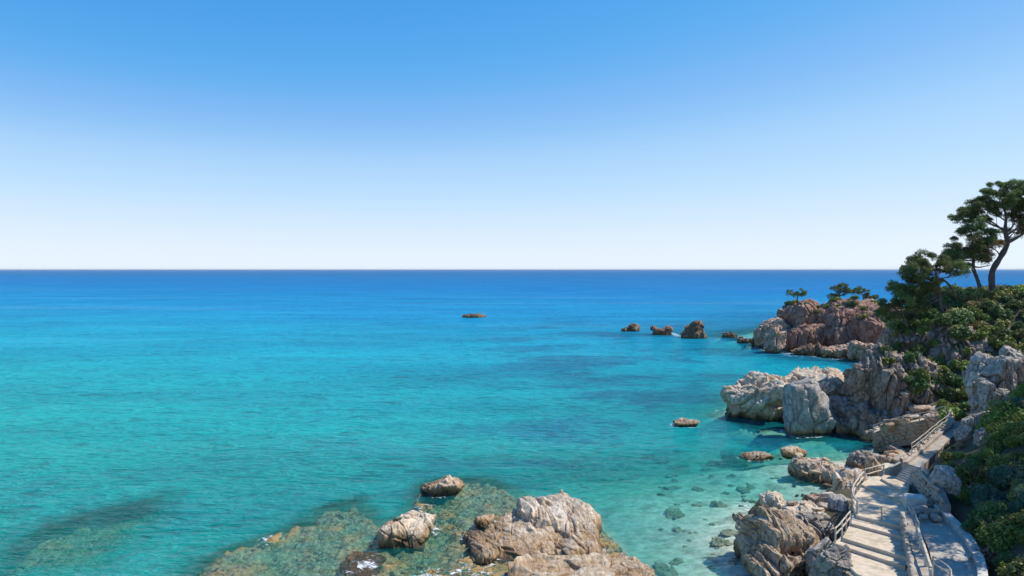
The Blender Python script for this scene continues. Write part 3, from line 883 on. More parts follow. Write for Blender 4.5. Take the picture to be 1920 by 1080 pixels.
# ------------------------------------------------------------------ railings
def railing(label, path, h=1.0, posts=None, spacing=1.6, rails=(1.0, 0.55), r=0.045, mat='rail', name='railing'):
    P = np.asarray(path, float)
    e = empty(name, P[0], label, 'railing')
    seg = np.concatenate([[0], np.cumsum(np.linalg.norm(np.diff(P, axis=0), axis=1))])
    n = max(2, int(round(seg[-1] / spacing)) + 1) if posts is None else posts
    rs = np.random.RandomState(int(abs(P[0, 0] * 100)))
    for s in np.linspace(0, seg[-1], n):
        c = np.array([np.interp(s, seg, P[:, k]) for k in range(3)])
        j = np.array([rs.normal(0, .03), rs.normal(0, .03), h + rs.normal(0, .02)])
        V, Fc = tube([c - [0, 0, .2], c + j], [r * 1.25, r * 1.1], 6)
        obj('post', V, Fc, M[mat], parent=e)
    for k in rails:
        pts = P + np.array([0, 0, h * k - 0.02]) + np.stack([rs.normal(0, .012, len(P)), rs.normal(0, .012, len(P)), rs.normal(0, .015, len(P))], 1)
        V, Fc = tube(pts, r, 6)
        obj('rail', V, Fc, M[mat], parent=e)
    return e

def line(a, b, n=5):
    return np.array([a + (b - a) * t for t in np.linspace(0, 1, n)])

railing('pale two bar railing across the near edge of the landing', line(Wz(1608, 964, LZ), Wz(1701, 986, LZ)), posts=3, r=0.05)
railing('curved weathered railing round the seaward edge of the landing', smooth_path([Wz(1606, 963, LZ), Wz(1598, 945, LZ), Wz(1604, 926, LZ), Wz(1619, 906, LZ)], 4), spacing=1.8, r=0.06)
railing('short railing at the far end of the landing above the rocks', line(Wz(1622, 901, LZ + .2), Wz(1656, 892, LZ + .2)), posts=2, r=0.06)
railing('white double railing at the top of the ramp', smooth_path([Wz(1704, 962, LZ), Wz(1714, 985, LZ), Wz(1722, 1005, LZ - .1)], 4), posts=3, r=0.05)
railing('thick weathered beam railing along the parapet wall', line(Wz(1720, 1012, LZ + .3), Wz(1746, 1092, LZ - .2)), posts=4, r=0.1, rails=(1.0,), h=0.9)
railing('metal railing on the left side of the lower ramp', smooth_path([Wz(1750, 1072, 3.8), Wz(1782, 1098, 3.7), Wz(1778, 1150, 3.4)], 4), posts=4, r=0.04)
railing('pale railing stepping down the seaward edge of the terrace', smooth_path([Wz(1594, 984, 4.1), Wz(1578, 1004, 4.0), Wz(1566, 1017, 3.8)], 3), posts=4, r=0.05)
railing('pale railing beside the upper path above the rubble parapet', pl[2:-4] + np.array([0, 0, .5]), h=0.8, spacing=2.4, r=0.032)
lr = np.array([q for q in cl[1:]])
railing('thin railing along the seaward edge of the ledge path', lr, h=1.0, spacing=2.0, r=0.05)

# ------------------------------------------------------------------ ground queries
def bvh_all():
    V = np.concatenate([v for v, f in SOLID])
    polys, n = [], 0
    for v, f in SOLID:
        f = f.tolist() if isinstance(f, np.ndarray) else f
        polys += [[i + n for i in q] for q in f]
        n += len(v)
    return BVHTree.FromPolygons(V.tolist(), polys)
BV = bvh_all()
def top_z(x, y):
    h = BV.ray_cast(Vector((x, y, 80)), Vector((0, 0, -1)))
    return h[0].z if h[0] is not None else None

# small rubble in the cove and along the shore
rng = random.Random(7)
pebm = {m: [mesh('beach_rock', *stone_shape(400 + k, (1, .85, .6), 3), M[m], True) for k in range(5)] for m in ('tan', 'orange', 'cream')}
def scatter_rocks(name, label, cat, group, poly, count, smin, smax, mats, zref=0.5):
    P = [Wz(a, b, zref)[:2] for a, b in poly]
    xs, ys = [p[0] for p in P], [p[1] for p in P]
    got = 0
    for _ in range(count * 30):
        if got >= count:
            break
        x, y = rng.uniform(min(xs), max(xs)), rng.uniform(min(ys), max(ys))
        ins = False
        for i in range(len(P)):
            a, b = P[i], P[(i + 1) % len(P)]
            if (a[1] > y) != (b[1] > y) and x < (b[0] - a[0]) * (y - a[1]) / (b[1] - a[1]) + a[0]:
                ins = not ins
        if not ins:
            continue
        z = top_z(x, y)
        s = smin + (smax - smin) * rng.random() ** 2
        o = bpy.data.objects.new(name, rng.choice(pebm[rng.choice(mats)]))
        COL.objects.link(o)
        o.location = (x, y, z + s * 0.12)
        o.scale = (s, s * rng.uniform(.7, 1), s * rng.uniform(.7, 1.1))
        o.rotation_euler = (rng.uniform(-.3, .3), rng.uniform(-.3, .3), rng.uniform(0, 6.3))
        tag(o, label, cat, group)
        got += 1
scatter_rocks('beach_rock', 'brown rock lying in the rubble of the small cove', 'rock', 'rocks in the cove rubble',
              [(1640, 815), (1690, 810), (1765, 818), (1750, 850), (1700, 868), (1655, 862)], 90, 0.5, 2.2, ['tan', 'orange', 'tan', 'cream'], 0.8)
scatter_rocks('beach_rock', 'pale rock on the shore between the inlet and the landing', 'rock', 'rocks on the shore below the landing',
              [(1480, 880), (1600, 860), (1620, 880), (1580, 950), (1540, 1010), (1470, 1000), (1500, 930)], 60, 0.4, 1.5, ['tan', 'cream', 'cream'], 0.5)

# ------------------------------------------------------------------ reef under water and sunken boulders
RP = [Wz(a, b, -0.5)[:2] for a, b in ((300, 1110), (345, 1062), (430, 1030), (520, 1000), (590, 955), (690, 932), (705, 958), (735, 972), (755, 930), (790, 905), (860, 893),
                                      (950, 905), (1000, 932), (1060, 935), (1130, 950), (1160, 1000), (1215, 1050), (1235, 1120), (900, 1180), (500, 1180))]
RP2 = [Wz(a, b, -2.6)[:2] for a, b in ((-30, 1100), (60, 1040), (180, 1005), (320, 968), (300, 1010), (240, 1060), (200, 1130), (0, 1150))]
def poly_sd(P, poly):
    poly = np.array(poly)
    d = np.full(len(P), 1e9)
    ins = np.zeros(len(P), bool)
    for a, b in zip(poly, np.roll(poly, -1, 0)):
        ee = b - a
        t = np.clip(((P - a) @ ee) / (ee @ ee), 0, 1)
        d = np.minimum(d, np.hypot(*(P - a - t[:, None] * ee).T))
        c = (a[1] > P[:, 1]) != (b[1] > P[:, 1])
        ins ^= c & (P[:, 0] < (b[0] - a[0]) * (P[:, 1] - a[1]) / (b[1] - a[1] + 1e-12) + a[0])
    return np.where(ins, d, -d)
def reef(name, label, poly, top, drop, edge, crest=None):
    poly = np.array(poly)
    lo, hi = poly.min(0) - 3, poly.max(0) + 3
    X, Y, F = grid_mesh(np.arange(lo[0], hi[0], 0.22), np.arange(max(lo[1], 46), hi[1], 0.22))
    P = np.stack([X, Y], 1)
    P = P + 0.9 * np.stack([fbm(P3(X, Y, .35), 61, 3), fbm(P3(X, Y, .35, 5), 62, 3)], 1)
    sd = poly_sd(P, poly)
    f1, f2, ch = worley(P3(X, Y, 0.55), 71)
    g1, g2, gh = worley(P3(X, Y, 1.4), 75)
    z = top - drop * (1 - sstep(-edge, edge * 1.5, sd))
    z = z + (0.4 * (ch - 0.5) - 0.3 * np.exp(-((f2 - f1) / 0.12) ** 2) + 0.22 * (gh - 0.5) + 0.5 * fbm(P3(X, Y, 0.5), 77, 5, .6)) * sstep(-edge * 1.6, 0, sd)
    if crest is not None:
        a, b = crest
        ee = b - a
        t = np.clip(((P - a) @ ee) / (ee @ ee), 0, 1)
        dc = np.hypot(*(P - a - t[:, None] * ee).T)
        z = z + 0.75 * np.exp(-(dc / 0.9) ** 2) + 0.55 * np.exp(-((X - 1.5) ** 2 + (Y - 57) ** 2) / 75)
    z = z + 0.28 * fbm(P3(X, Y, 2.2), 83, 3, .7) * sstep(-edge, 0, sd)
    z = np.minimum(z, -0.06 + 0.2 * ch)
    k = (sd > -edge * 1.4)[F].all(1)
    V = np.stack([X, Y, z], 1)
    o = obj(name, V, F[k], M['reef'], smooth=True)
    SOLID.append((V, F[k]))
    return tag(o, label, 'reef')
reef('reef', 'weedy brown reef under clear water around the broad cream boulder', RP, -0.42, 4.5, 1.4, (Wz(385, 1052, -.2)[:2], Wz(560, 990, -.2)[:2]))
reef('reef', 'dark sunken reef deeper under the water at the bottom left', RP2, -1.15, 3.0, 1.5)

sunk = [mesh('sunken_stone', *rock_shape(500 + k, 4, (1, .85, .6), planes=8, block=.5, step=.5, warp=.4, p=6), M['wetstone'], True) for k in range(6)]
def sunken(px, py, wpx, label, group=None):
    z = -1.0
    for _ in range(6):
        p = Wz(px, py, z)
        z = float(seabed_z(np.array([p[0]]), np.array([p[1]]))[0])
    s = wpx / FPX * p[1]
    o = bpy.data.objects.new('sunken_stone', rng.choice(sunk))
    COL.objects.link(o)
    o.location = (p[0], p[1], z - 0.05 * s)
    o.scale = (s, s * rng.uniform(.8, 1.8), s * rng.uniform(.5, .9))
    o.rotation_euler = (0, 0, rng.uniform(-.5, .5))
    tag(o, label, 'stone', group)
    SOLID_LATE.append(o)
SOLID_LATE = []
for a, b, c, lab in ((735, 897, 46, 'dark sunken stone off the end of the reef'), (1010, 860, 70, 'broad dark sunken stone in mid bay'), (1103, 830, 28, 'small dark sunken stone nearest the middle of the bay'),
                     (1240, 862, 34, 'dark sunken stone left of the rock awash'), (1245, 795, 110, 'dark sunken shelf trailing from the pale wave washed rock'), (1400, 858, 70, 'dark sunken stone under the flat grey rock awash')):
    sunken(a, b, c, lab)
for _ in range(130):
    a, b = rng.uniform(1060, 1470), rng.uniform(850, 1080)
    if a > 1390 and b > 950 or (a < 1240 and b > 930):
        continue
    sunken(a, b, 8 + 26 * rng.random() ** 2 * (1 if rng.random() < .85 else 1.6), 'dark stone lying on the sandy bottom of the shallow bay', 'sunken stones in the shallow bay')

# ------------------------------------------------------------------ sea surface
wx, wy = axis(-40, 60, 0.4, -45000, 45000, 1.11), axis(44, 125, 0.4, 8, 60000, 1.09)
X, Y, F = grid_mesh(wx, wy)
BV = bvh_all()
dep = np.minimum(-seabed_z(X, Y), 40)
nearm = (X > -60) & (X < 130) & (Y < 330)
for i in np.nonzero(nearm)[0]:
    h = BV.ray_cast(Vector((X[i], Y[i], 0.02)), Vector((0, 0, -1)))
    if h[0] is not None:
        dep[i] = min(dep[i], 0.02 - h[0].z)
dep = np.maximum(dep, 0.0)
sdw = -land_sd(X, Y)
V = np.stack([X, Y, 0 * X], 1)
sea = obj('sea', V, F, None, origin=(0, 0, 0), smooth=True)
tag(sea, kind='structure')
at = sea.data.attributes.new('depth', 'FLOAT', 'POINT')
at.data.foreach_set('value', dep.astype(np.float32))
# foam round chosen rocks
foam = np.zeros(len(X))
for px, py, rx, ry, a in ((1350, 774, 14, 10, .62), (1290, 797, 22, 7, .9), (680, 1060, 40, 25, .8), (1420, 858, 34, 8, .8), (1400, 950, 40, 22, .6), (1430, 975, 36, 18, .5), (1265, 627, 14, 5, .9),
                          (1340, 634, 16, 3, .7), (1500, 905, 40, 14, .4), (905, 590, 14, 3, .8), (1545, 930, 60, 12, .3), (820, 585, 50, 3, .3), (1380, 1010, 30, 40, .35), (1530, 705, 40, 8, .4)):
    c = Wz(px, py)
    sx = rx / FPX * c[1]
    sy = abs(Wz(px, py - ry)[1] - c[1])
    foam = np.maximum(foam, a * np.exp(-((X - c[0]) / sx) ** 2 - ((Y - c[1]) / sy) ** 2))
dry = np.zeros(len(X))
for i in np.nonzero(nearm & (Y > 46))[0]:
    h = BV.ray_cast(Vector((X[i], Y[i], 90)), Vector((0, 0, -1)))
    if h[0] is not None and h[0].z > 0.05:
        dry[i] = 1
ring = dry.reshape(len(wy), len(wx))
for fall in (1.0, 0.72, 0.6, 0.5):
    q = ring.copy()
    for ax in (0, 1):
        for sh in (1, -1):
            q = np.maximum(q, np.roll(ring, sh, ax) * fall)
    ring = q
wash = 0.25 + 0.75 * sstep(-0.15, 0.35, fbm(P3(X, Y, 0.13), 97, 2))
foam = np.maximum(foam, 0.62 * ring.ravel() * wash)
at = sea.data.attributes.new('foam', 'FLOAT', 'POINT')
at.data.foreach_set('value', foam.astype(np.float32))

m, t = new_mat('sea_water')
N = NT(t)
geo = N.n('ShaderNodeNewGeometry')
pos = geo.outputs['Position']
da = N.n('ShaderNodeAttribute', attribute_name='depth').outputs['Fac']
fa = N.n('ShaderNodeAttribute', attribute_name='foam').outputs['Fac']
sep = N.n('ShaderNodeSeparateXYZ')
N.l(pos, sep.inputs[0])
# water body colour: turquoise over sand, blue where it is deep and far from shore
off = N.math('ADD', sep.outputs['Y'], N.math('MULTIPLY', sep.outputs['X'], 0.35))
off = N.math('MULTIPLY', off, N.math('ADD', 0.75, N.math('MULTIPLY', N.noise(pos, 0.012, 4, 0.55, 0.4, (0.6, 1.0, 1.0)), 0.5)))
lg = N.math('LOGARITHM', N.math('MAXIMUM', off, 10.0), 10.0)
cr = N.n('ShaderNodeValToRGB')
N.l(N.ramp(lg, 1.5, 4.0), cr.inputs[0])
cr.color_ramp.interpolation = 'LINEAR'
els = cr.color_ramp.elements
def lgpos(d):
    x = (math.log10(d) - 1.5) / 2.5
    x = min(max(x, 0), 1)
    return x * x * (3 - 2 * x)
stops = [(40, (0.004, 0.26, 0.24)), (80, (0.004, 0.265, 0.27)), (115, (0.005, 0.27, 0.31)), (170, (0.005, 0.265, 0.36)), (340, (0.007, 0.205, 0.385)), (900, (0.008, 0.14, 0.345)), (4500, (0.014, 0.105, 0.255))]
els[0].position, els[0].color = lgpos(stops[0][0]), (*stops[0][1], 1)
els[1].position, els[1].color = lgpos(stops[-1][0]), (*stops[-1][1], 1)
for d, c in stops[1:-1]:
    q = els.new(lgpos(d))
    q.color = (*c, 1)
body = cr.outputs[0]
patch = N.ramp(N.noise(pos, 0.045, 7, 0.68, 0.5, (0.6, 1.0, 1.0)), 0.47, 0.58)          # weed and rock far down on the bottom
zone = N.math('MULTIPLY', N.ramp(sep.outputs['X'], -30.0, 20.0), N.math('SUBTRACT', 1.0, N.ramp(sep.outputs['Y'], 230.0, 380.0)))
body = N.mix(N.math('MULTIPLY', patch, N.math('MULTIPLY_ADD', zone, 0.62, 0.12)), body, (0.010, 0.12, 0.22))
# opacity and tint by depth
opac = N.math('SUBTRACT', 1.0, N.math('POWER', 2.718, N.math('MULTIPLY', da, -0.24)))
tint = N.n('ShaderNodeCombineXYZ')
for k, kk in enumerate((-0.62, -0.11, -0.13)):
    N.l(N.math('POWER', 2.718, N.math('MULTIPLY', da, kk)), tint.inputs[k])
tr = N.n('ShaderNodeBsdfTransparent')
N.l(tint.outputs[0], tr.inputs['Color'])
# waves
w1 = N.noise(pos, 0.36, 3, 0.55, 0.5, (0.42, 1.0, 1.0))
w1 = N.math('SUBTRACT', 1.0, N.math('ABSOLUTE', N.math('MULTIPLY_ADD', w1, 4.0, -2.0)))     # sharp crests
w2 = N.noise(pos, 0.075, 4, 0.55, 0.3, (0.4, 1.0, 1.0))
w3 = N.noise(pos, 1.1, 4, 0.62, 0.3, (0.5, 1.0, 1.0))
hgt = N.math('ADD', N.math('MULTIPLY', w1, 0.34), N.math('ADD', N.math('MULTIPLY', w2, 2.2), N.math('MULTIPLY', w3, 0.75)))
bp = N.n('ShaderNodeBump')
bp.inputs['Strength'].default_value = 1.0
bp.inputs['Distance'].default_value = 1.1
N.l(hgt, bp.inputs['Height'])
crest = N.ramp(N.math('ADD', N.math('MULTIPLY', w1, 0.45), N.math('MULTIPLY', w3, 0.75)), 0.28, 0.82)       # light through the crests, painted into the body colour
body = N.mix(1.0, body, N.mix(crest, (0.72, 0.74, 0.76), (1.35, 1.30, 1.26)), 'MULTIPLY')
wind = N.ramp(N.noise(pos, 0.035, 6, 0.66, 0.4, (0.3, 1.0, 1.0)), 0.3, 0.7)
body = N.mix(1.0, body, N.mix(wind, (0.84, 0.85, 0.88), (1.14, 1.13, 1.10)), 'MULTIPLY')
df = N.n('ShaderNodeBsdfDiffuse')
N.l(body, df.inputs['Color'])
N.l(bp.outputs[0], df.inputs['Normal'])
mx = N.n('ShaderNodeMixShader')
N.l(opac, mx.inputs[0])
N.l(tr.outputs[0], mx.inputs[1])
N.l(df.outputs[0], mx.inputs[2])
gl = N.n('ShaderNodeBsdfGlossy')
gl.inputs['Roughness'].default_value = 0.18
gl.inputs['Color'].default_value = (1, 1, 1, 1)
N.l(bp.outputs[0], gl.inputs['Normal'])
fr = N.n('ShaderNodeFresnel')
fr.inputs['IOR'].default_value = 1.33
N.l(bp.outputs[0], fr.inputs['Normal'])
slick = N.ramp(N.noise(pos, 0.016, 5, 0.6, 0.2, (0.12, 1.0, 1.0)), 0.52, 0.66)      # smooth pale streaks on the swell
near = N.math('DIVIDE', 1.0, N.math('ADD', 1.0, N.math('MULTIPLY', off, 0.006)))
frc = N.math('MULTIPLY', N.ramp(fr.outputs[0], 0.10, 0.38), N.math('ADD', N.math('MULTIPLY', near, 0.30), N.math('MULTIPLY_ADD', slick, 0.13, 0.008)))
mx2 = N.n('ShaderNodeMixShader')
N.l(frc, mx2.inputs[0])
N.l(mx.outputs[0], mx2.inputs[1])
N.l(gl.outputs[0], mx2.inputs[2])
fd = N.n('ShaderNodeBsdfDiffuse')
fd.inputs['Color'].default_value = (0.75, 0.78, 0.8, 1)
ff = N.ramp(N.math('ADD', N.math('MULTIPLY', fa, 0.55), N.math('MULTIPLY', N.math('SUBTRACT', N.noise(pos, 1.6, 7, 0.72, 0.8), 0.5), 1.1)), 0.30, 0.5)
ff = N.math('MULTIPLY', ff, N.ramp(fa, 0.02, 0.2))
mx3 = N.n('ShaderNodeMixShader')
N.l(ff, mx3.inputs[0])
N.l(mx2.outputs[0], mx3.inputs[1])
N.l(fd.outputs[0], mx3.inputs[2])
out = N.n('ShaderNodeOutputMaterial')
N.l(mx3.outputs[0], out.inputs[0])
sea.data.materials.append(m)

# ------------------------------------------------------------------ plants
def leaf_cards(C, Nrm, L, Wd, rs, droop=0.0):
    """one bent quad per leaf, centre C, facing roughly Nrm"""
    n = len(C)
    r = rs.normal(size=(n, 3))
    a = np.cross(Nrm, r); a /= np.linalg.norm(a, axis=1, keepdims=True) + 1e-9
    a[:, 2] -= droop
    b = np.cross(Nrm, a); b /= np.linalg.norm(b, axis=1, keepdims=True) + 1e-9
    L = L * rs.uniform(.7, 1.3, n)[:, None]
    Wd = Wd * rs.uniform(.7, 1.3, n)[:, None]
    V = np.stack([C - a * L / 2, C + b * Wd / 2, C + a * L / 2, C - b * Wd / 2], 1).reshape(-1, 3)
    return V, np.arange(4 * n).reshape(n, 4)

def bush_mesh(seed, n, lobes, L, Wd, mat, flat=0.75):
    """dome of leaf clumps, unit radius"""
    rs = np.random.RandomState(seed)
    ctr = rs.normal(size=(lobes, 3))
    ctr /= np.linalg.norm(ctr, axis=1, keepdims=True)
    ctr[:, 2] = np.abs(ctr[:, 2])
    ctr *= rs.uniform(.35, .85, lobes)[:, None]
    ctr[:, 2] = ctr[:, 2] * flat + .15
    rad = rs.uniform(.22, .42, lobes)
    k = rs.randint(0, lobes, n)
    d = rs.normal(size=(n, 3))
    d /= np.linalg.norm(d, axis=1, keepdims=True)
    C = ctr[k] + d * (rad[k] * rs.uniform(.55, 1.1, n) ** .6)[:, None]
    Nn = d + 0.8 * rs.normal(size=(n, 3)) + [0, 0, .5]
    Nn /= np.linalg.norm(Nn, axis=1, keepdims=True)
    V, F = leaf_cards(C, Nn, L, Wd, rs)
    return mesh('foliage', V, F, mat)
def stem_mesh(seed):
    rs = np.random.RandomState(seed)
    parts = []
    for k in range(14):
        a = rs.uniform(0, 6.28)
        r = rs.uniform(.25, .95)
        tip = np.array([math.cos(a) * r, math.sin(a) * r, rs.uniform(.5, 1.02)])
        parts.append(tube([np.zeros(3) - [0, 0, .15], tip * [.35, .35, .55], tip], [.045, .03, .012], 5))
    return mesh('stem', *join(parts), M['bark'])
STEMS = [stem_mesh(k) for k in range(3)]
BUSH = {}
for key, L, Wd in (('leaf_dark', .15, .085), ('leaf_green', .14, .08), ('leaf_olive', .12, .07), ('leaf_teal', .24, .04)):
    BUSH[key] = [bush_mesh(700 + k, 2600, 20, L, Wd, M[key]) for k in range(3)]
BUSH['leaf_dry'] = [bush_mesh(790 + k, 500, 9, .16, .05, M['leaf_dry']) for k in range(3)]
FAR = {key: [bush_mesh(740 + k, 1100, 16, .22, .13, M[key]) for k in range(3)] for key in ('leaf_dark', 'leaf_green', 'leaf_olive')}

def put_bush(x, y, z, r, key, label, group, lib=None, squash=1.0):
    me = rng.choice((lib or BUSH)[key])
    e = empty('shrub', (x, y, z - 0.12 * r), label, 'shrub', group)
    f = bpy.data.objects.new('foliage', me)
    s = bpy.data.objects.new('stem', rng.choice(STEMS))
    for q in (f, s):
        COL.objects.link(q)
        q.parent = e
        q.scale = (r, r * rng.uniform(.85, 1.1), r * squash * rng.uniform(.85, 1.1))
        q.rotation_euler = (0, 0, rng.uniform(0, 6.28))
    return e

COLN = {'leaf_dry': 'sparse dry brown', 'leaf_dark': 'dark green', 'leaf_green': 'fresh green', 'leaf_olive': 'yellowish olive', 'leaf_teal': 'bluish green'}
placed = []
def spaced(x, y, d):
    for a, b in placed:
        if (a - x) ** 2 + (b - y) ** 2 < d * d:
            return False
    placed.append((x, y))
    return True
def proj(x, y, z):
    return 960 + x / y * FPX, HZ + (CAM_H - z) / y * FPX

cnt = 0
for _ in range(9000):
    x, y = rng.uniform(26, 58), rng.uniform(36, 74)
    lx = np.interp(y, [30, 43, 48, 54, 58, 63, 67, 75], [21, 28.2, 30.6, 33.3, 34.6, 37.2, 42.4, 50])
    if x - lx < 0.5:
        continue
    z = float(land_z(np.array([x]), np.array([y]))[0])
    px, py = proj(x, y, z)
    if not (1690 < px < 1950 and py < 1125):
        continue
    tz = top_z(x, y)
    if tz - z > 0.6:
        continue
    if not spaced(x, y, 1.15):
        continue
    q = fbm(np.array([[x * .25, y * .25, 0]]), 91, 2)[0]
    key = 'leaf_green' if q > .25 else 'leaf_dark' if q > -.1 else 'leaf_teal' if q > -.45 else 'leaf_olive'
    zone = 'at the foot of the grey crag' if py < 835 else 'above the rubble retaining wall' if py < 930 and px < 1830 else 'low at the bottom right corner' if py > 1000 else 'beside the white low wall of the ramp' if px < 1850 else 'high on the slope at the right edge'
    if rng.random() < .3:
        key = rng.choice(['leaf_dark', 'leaf_green', 'leaf_teal', 'leaf_dry', 'leaf_olive'])
    put_bush(x, y, z, rng.choice([.6, .9, 1.1, 1.3, 1.75]) * rng.uniform(.9, 1.1) * (0.7 if x - lx < 1.8 else 1), key, COLN[key] + ' leafy shrub ' + zone, 'shrubs on the slope right of the ramp')
    cnt += 1
    if cnt >= 190:
        break
cnt = 0
for _ in range(9000):
    x, y = rng.uniform(46, 96), rng.uniform(76, 124)
    z = top_z(x, y)
    px, py = proj(x, y, z)
    if not (1648 < px < 1960 and py < 800) or z < 4.5 or (py > 628 and not 1752 < px < 1940):
        continue
    lz = float(land_z(np.array([x]), np.array([y]))[0])
    if z - lz > 0.5 and rng.random() < (.96 if py > 610 else .6):
        continue
    if not spaced(x, y, 1.8):
        continue
    key = rng.choice(['leaf_dark', 'leaf_green', 'leaf_olive', 'leaf_olive'] if px > 1760 and py < 680 else ['leaf_dark', 'leaf_dark', 'leaf_green'])
    zone = 'in the dark gully below the pines' if py > 680 else 'under the leaning pine' if px < 1765 else 'round the foot of the tallest pine' if py < 600 and px < 1890 else 'on the cliff top at the right edge' if py < 620 else 'on the slope below the tallest pine'
    put_bush(x, y, z, rng.uniform(1.2, 2.2), key, COLN[key] + ' scrubby bush ' + zone, 'bushes on the pine cliff', FAR)
    cnt += 1
    if cnt >= 145:
        break
cnt = 0
for _ in range(400):                     # shrubs rooted in the cliff face
    x, z = rng.uniform(49, 66), rng.uniform(6, 15)
    h = BV.ray_cast(Vector((x, 88, z)), Vector((0, 1, 0)))
    if h[0] is None or not 90 < h[0].y < 112:
        continue
    px, py = proj(x, h[0].y, z)
    if not (1640 < px < 1815 and 615 < py < 765) or (px < 1700 and py > 680) or not spaced(x * 1.5, z * 3 + 400, 2.2):
        continue
    key = rng.choice(['leaf_dark', 'leaf_dark', 'leaf_green', 'leaf_olive'])
    put_bush(x, h[0].y + .1, z - .3, rng.uniform(.7, 1.5), key, COLN[key] + ' shrub hanging on the bare face of the pine cliff', 'shrubs rooted in the cliff face', FAR, 1.1)
    cnt += 1
    if cnt >= 26:
        break
cnt = 0
for _ in range(4000):
    x, y = rng.uniform(70, 125), rng.uniform(182, 240)
    z = top_z(x, y)
    px, py = proj(x, y, z)
    if not (1455 < px < 1690) or z < 9.5 or not spaced(x, y, 2.6):
        continue
    key = rng.choice(['leaf_dark', 'leaf_green', 'leaf_olive'])
    put_bush(x, y, z, rng.uniform(1.0, 2.1), key, COLN[key] + ' low bush on the crest of the pink headland', 'bushes on the headland crest', FAR, .8)
    cnt += 1
    if cnt >= 28:
        break

# ------------------------------------------------------------------ pines
def needle_clumps(centres, radii, n, rs, L=0.38, Wd=0.07):
    k = rs.randint(0, len(centres), n)
    d = rs.normal(size=(n, 3))
    d /= np.linalg.norm(d, axis=1, keepdims=True)
    d[:, 2] = np.where(rs.rand(n) < .65, np.abs(d[:, 2]), d[:, 2])
    C = centres[k] + d * (radii[k] * rs.uniform(.35, 1.05, n))[:, None] * [1, 1, .85]
    Nn = rs.normal(size=(n, 3)) + d * .5
    Nn /= np.linalg.norm(Nn, axis=1, keepdims=True)
    return leaf_cards(C, Nn, L, Wd, rs)

def pine(label, Y, trunk, crowns, seed, group='pines', nper=470, stubs=(), clump_r=(.55, 1.0), leaf=(.48, .085), dens=1.0):
    """trunk: [(px, py, dY, radius m)], crowns: [(px, py, rx, ry, dY, depth m, fork index, brown?)] all as seen in the photograph at distance Y"""
    rs = np.random.RandomState(seed)
    T = np.array([Wy(a, b, Y + dy) for a, b, dy, r in trunk])
    e = empty('pine_tree', T[0], label, 'tree', group)
    path = smooth_path(T, 5)
    rr = np.interp(np.linspace(0, 1, len(path)), np.linspace(0, 1, len(trunk)), [q[3] for q in trunk])
    rr = rr * (1 + .08 * rs.normal(size=len(rr)))
    obj('trunk', *tube(path - [0, 0, 0], rr, 9), M['bark'], parent=e, smooth=True)
    if stubs:
        for st_ in stubs:
            S = smooth_path([Wy(a, b, Y + dy) for a, b, dy, r in st_], 5)
            obj('branch', *tube(S, np.linspace(st_[0][3], st_[-1][3], len(S)), 7), M['bark'], parent=e, smooth=True)
    for (cx, cy, rx, ry, dy, dp, fork, br) in crowns:
        ctr = Wy(cx, cy, Y + dy)
        a, b = 1.22 * rx / FPX * Y, 1.75 * ry / FPX * Y
        nc = max(6, int(a * b * dp * 0.72 * dens) + 6)
        cs = []
        while len(cs) < nc:
            q = rs.uniform(-1, 1, 3)
            r2 = (q ** 2).sum()
            if r2 > 1 or (r2 < .25 and rs.rand() < .6):
                continue
            if q[2] < -.4 and rs.rand() < .5:
                continue
            cs.append(ctr + q * [a, dp, b])
        cs = np.array(cs)
        rad = rs.uniform(*clump_r, nc)
        V, F = needle_clumps(cs, rad, nper * nc // 2, rs, *leaf)
        obj('crown', V, F, M['needle_brown' if br else 'needle'], parent=e)
        # limb to this part of the crown and its twigs
        s = path[min(int(fork * (len(path) - 1)), len(path) - 1)]
        mid = (s + ctr) / 2 + [rs.normal(0, .15), rs.normal(0, .2), -.12 * np.linalg.norm(ctr - s)]
        LP = smooth_path([s, mid, ctr - [0, 0, b * .4]], 5)
        parts = [tube(LP, np.linspace(rr[min(int(fork * (len(path) - 1)), len(path) - 1)] * .6, .05, len(LP)), 6)]
        for c in cs[::2]:
            f = LP[rs.randint(len(LP) // 3, len(LP))]
            parts.append(tube(smooth_path([f, (f + c) / 2 - [0, 0, .15], c], 3), np.linspace(.055, .02, 7), 4))
        obj('branch', *join(parts), M['bark'], parent=e, smooth=True)
    return e

G = 'tall pines on the cliff top'
pine('tall pine with a curved trunk, tallest on the cliff top', 116,
     [(1864, 562, 0, .62), (1860, 535, 0, .5), (1861, 508, 0, .46), (1876, 482, 0, .42), (1888, 458, 0, .38), (1885, 430, 0, .27), (1886, 405, 0, .18), (1880, 385, 0, .1)],
     [(1880, 374, 44, 18, 0, 3.5, .95, 0), (1834, 398, 34, 14, -.5, 2.6, .72, 0), (1806, 408, 18, 14, 0, 1.8, .7, 0), (1858, 385, 34, 16, 1, 3, .8, 0), (1915, 370, 30, 18, 0.5, 3, .8, 0),
      (1935, 395, 30, 14, 0, 3, .66, 0), (1900, 355, 20, 9, 0, 2, .95, 0), (1945, 412, 24, 10, -1, 2, .6, 0), (1902, 430, 18, 8, 1, 1.6, .62, 1), (1905, 408, 14, 6, 1, 1.5, .7, 0)], 11, G,
     stubs=[[(1888, 456, 0, .26), (1905, 447, 0, .2), (1925, 434, 0, .15), (1945, 416, 0, .08)], [(1886, 440, 0, .2), (1876, 428, 0, .15), (1858, 415, 0, .1), (1840, 410, 0, .05)],
            [(1866, 500, 0, .16), (1874, 482, 0, .12), (1868, 470, 0, .08), (1850, 462, 0, .05)]])
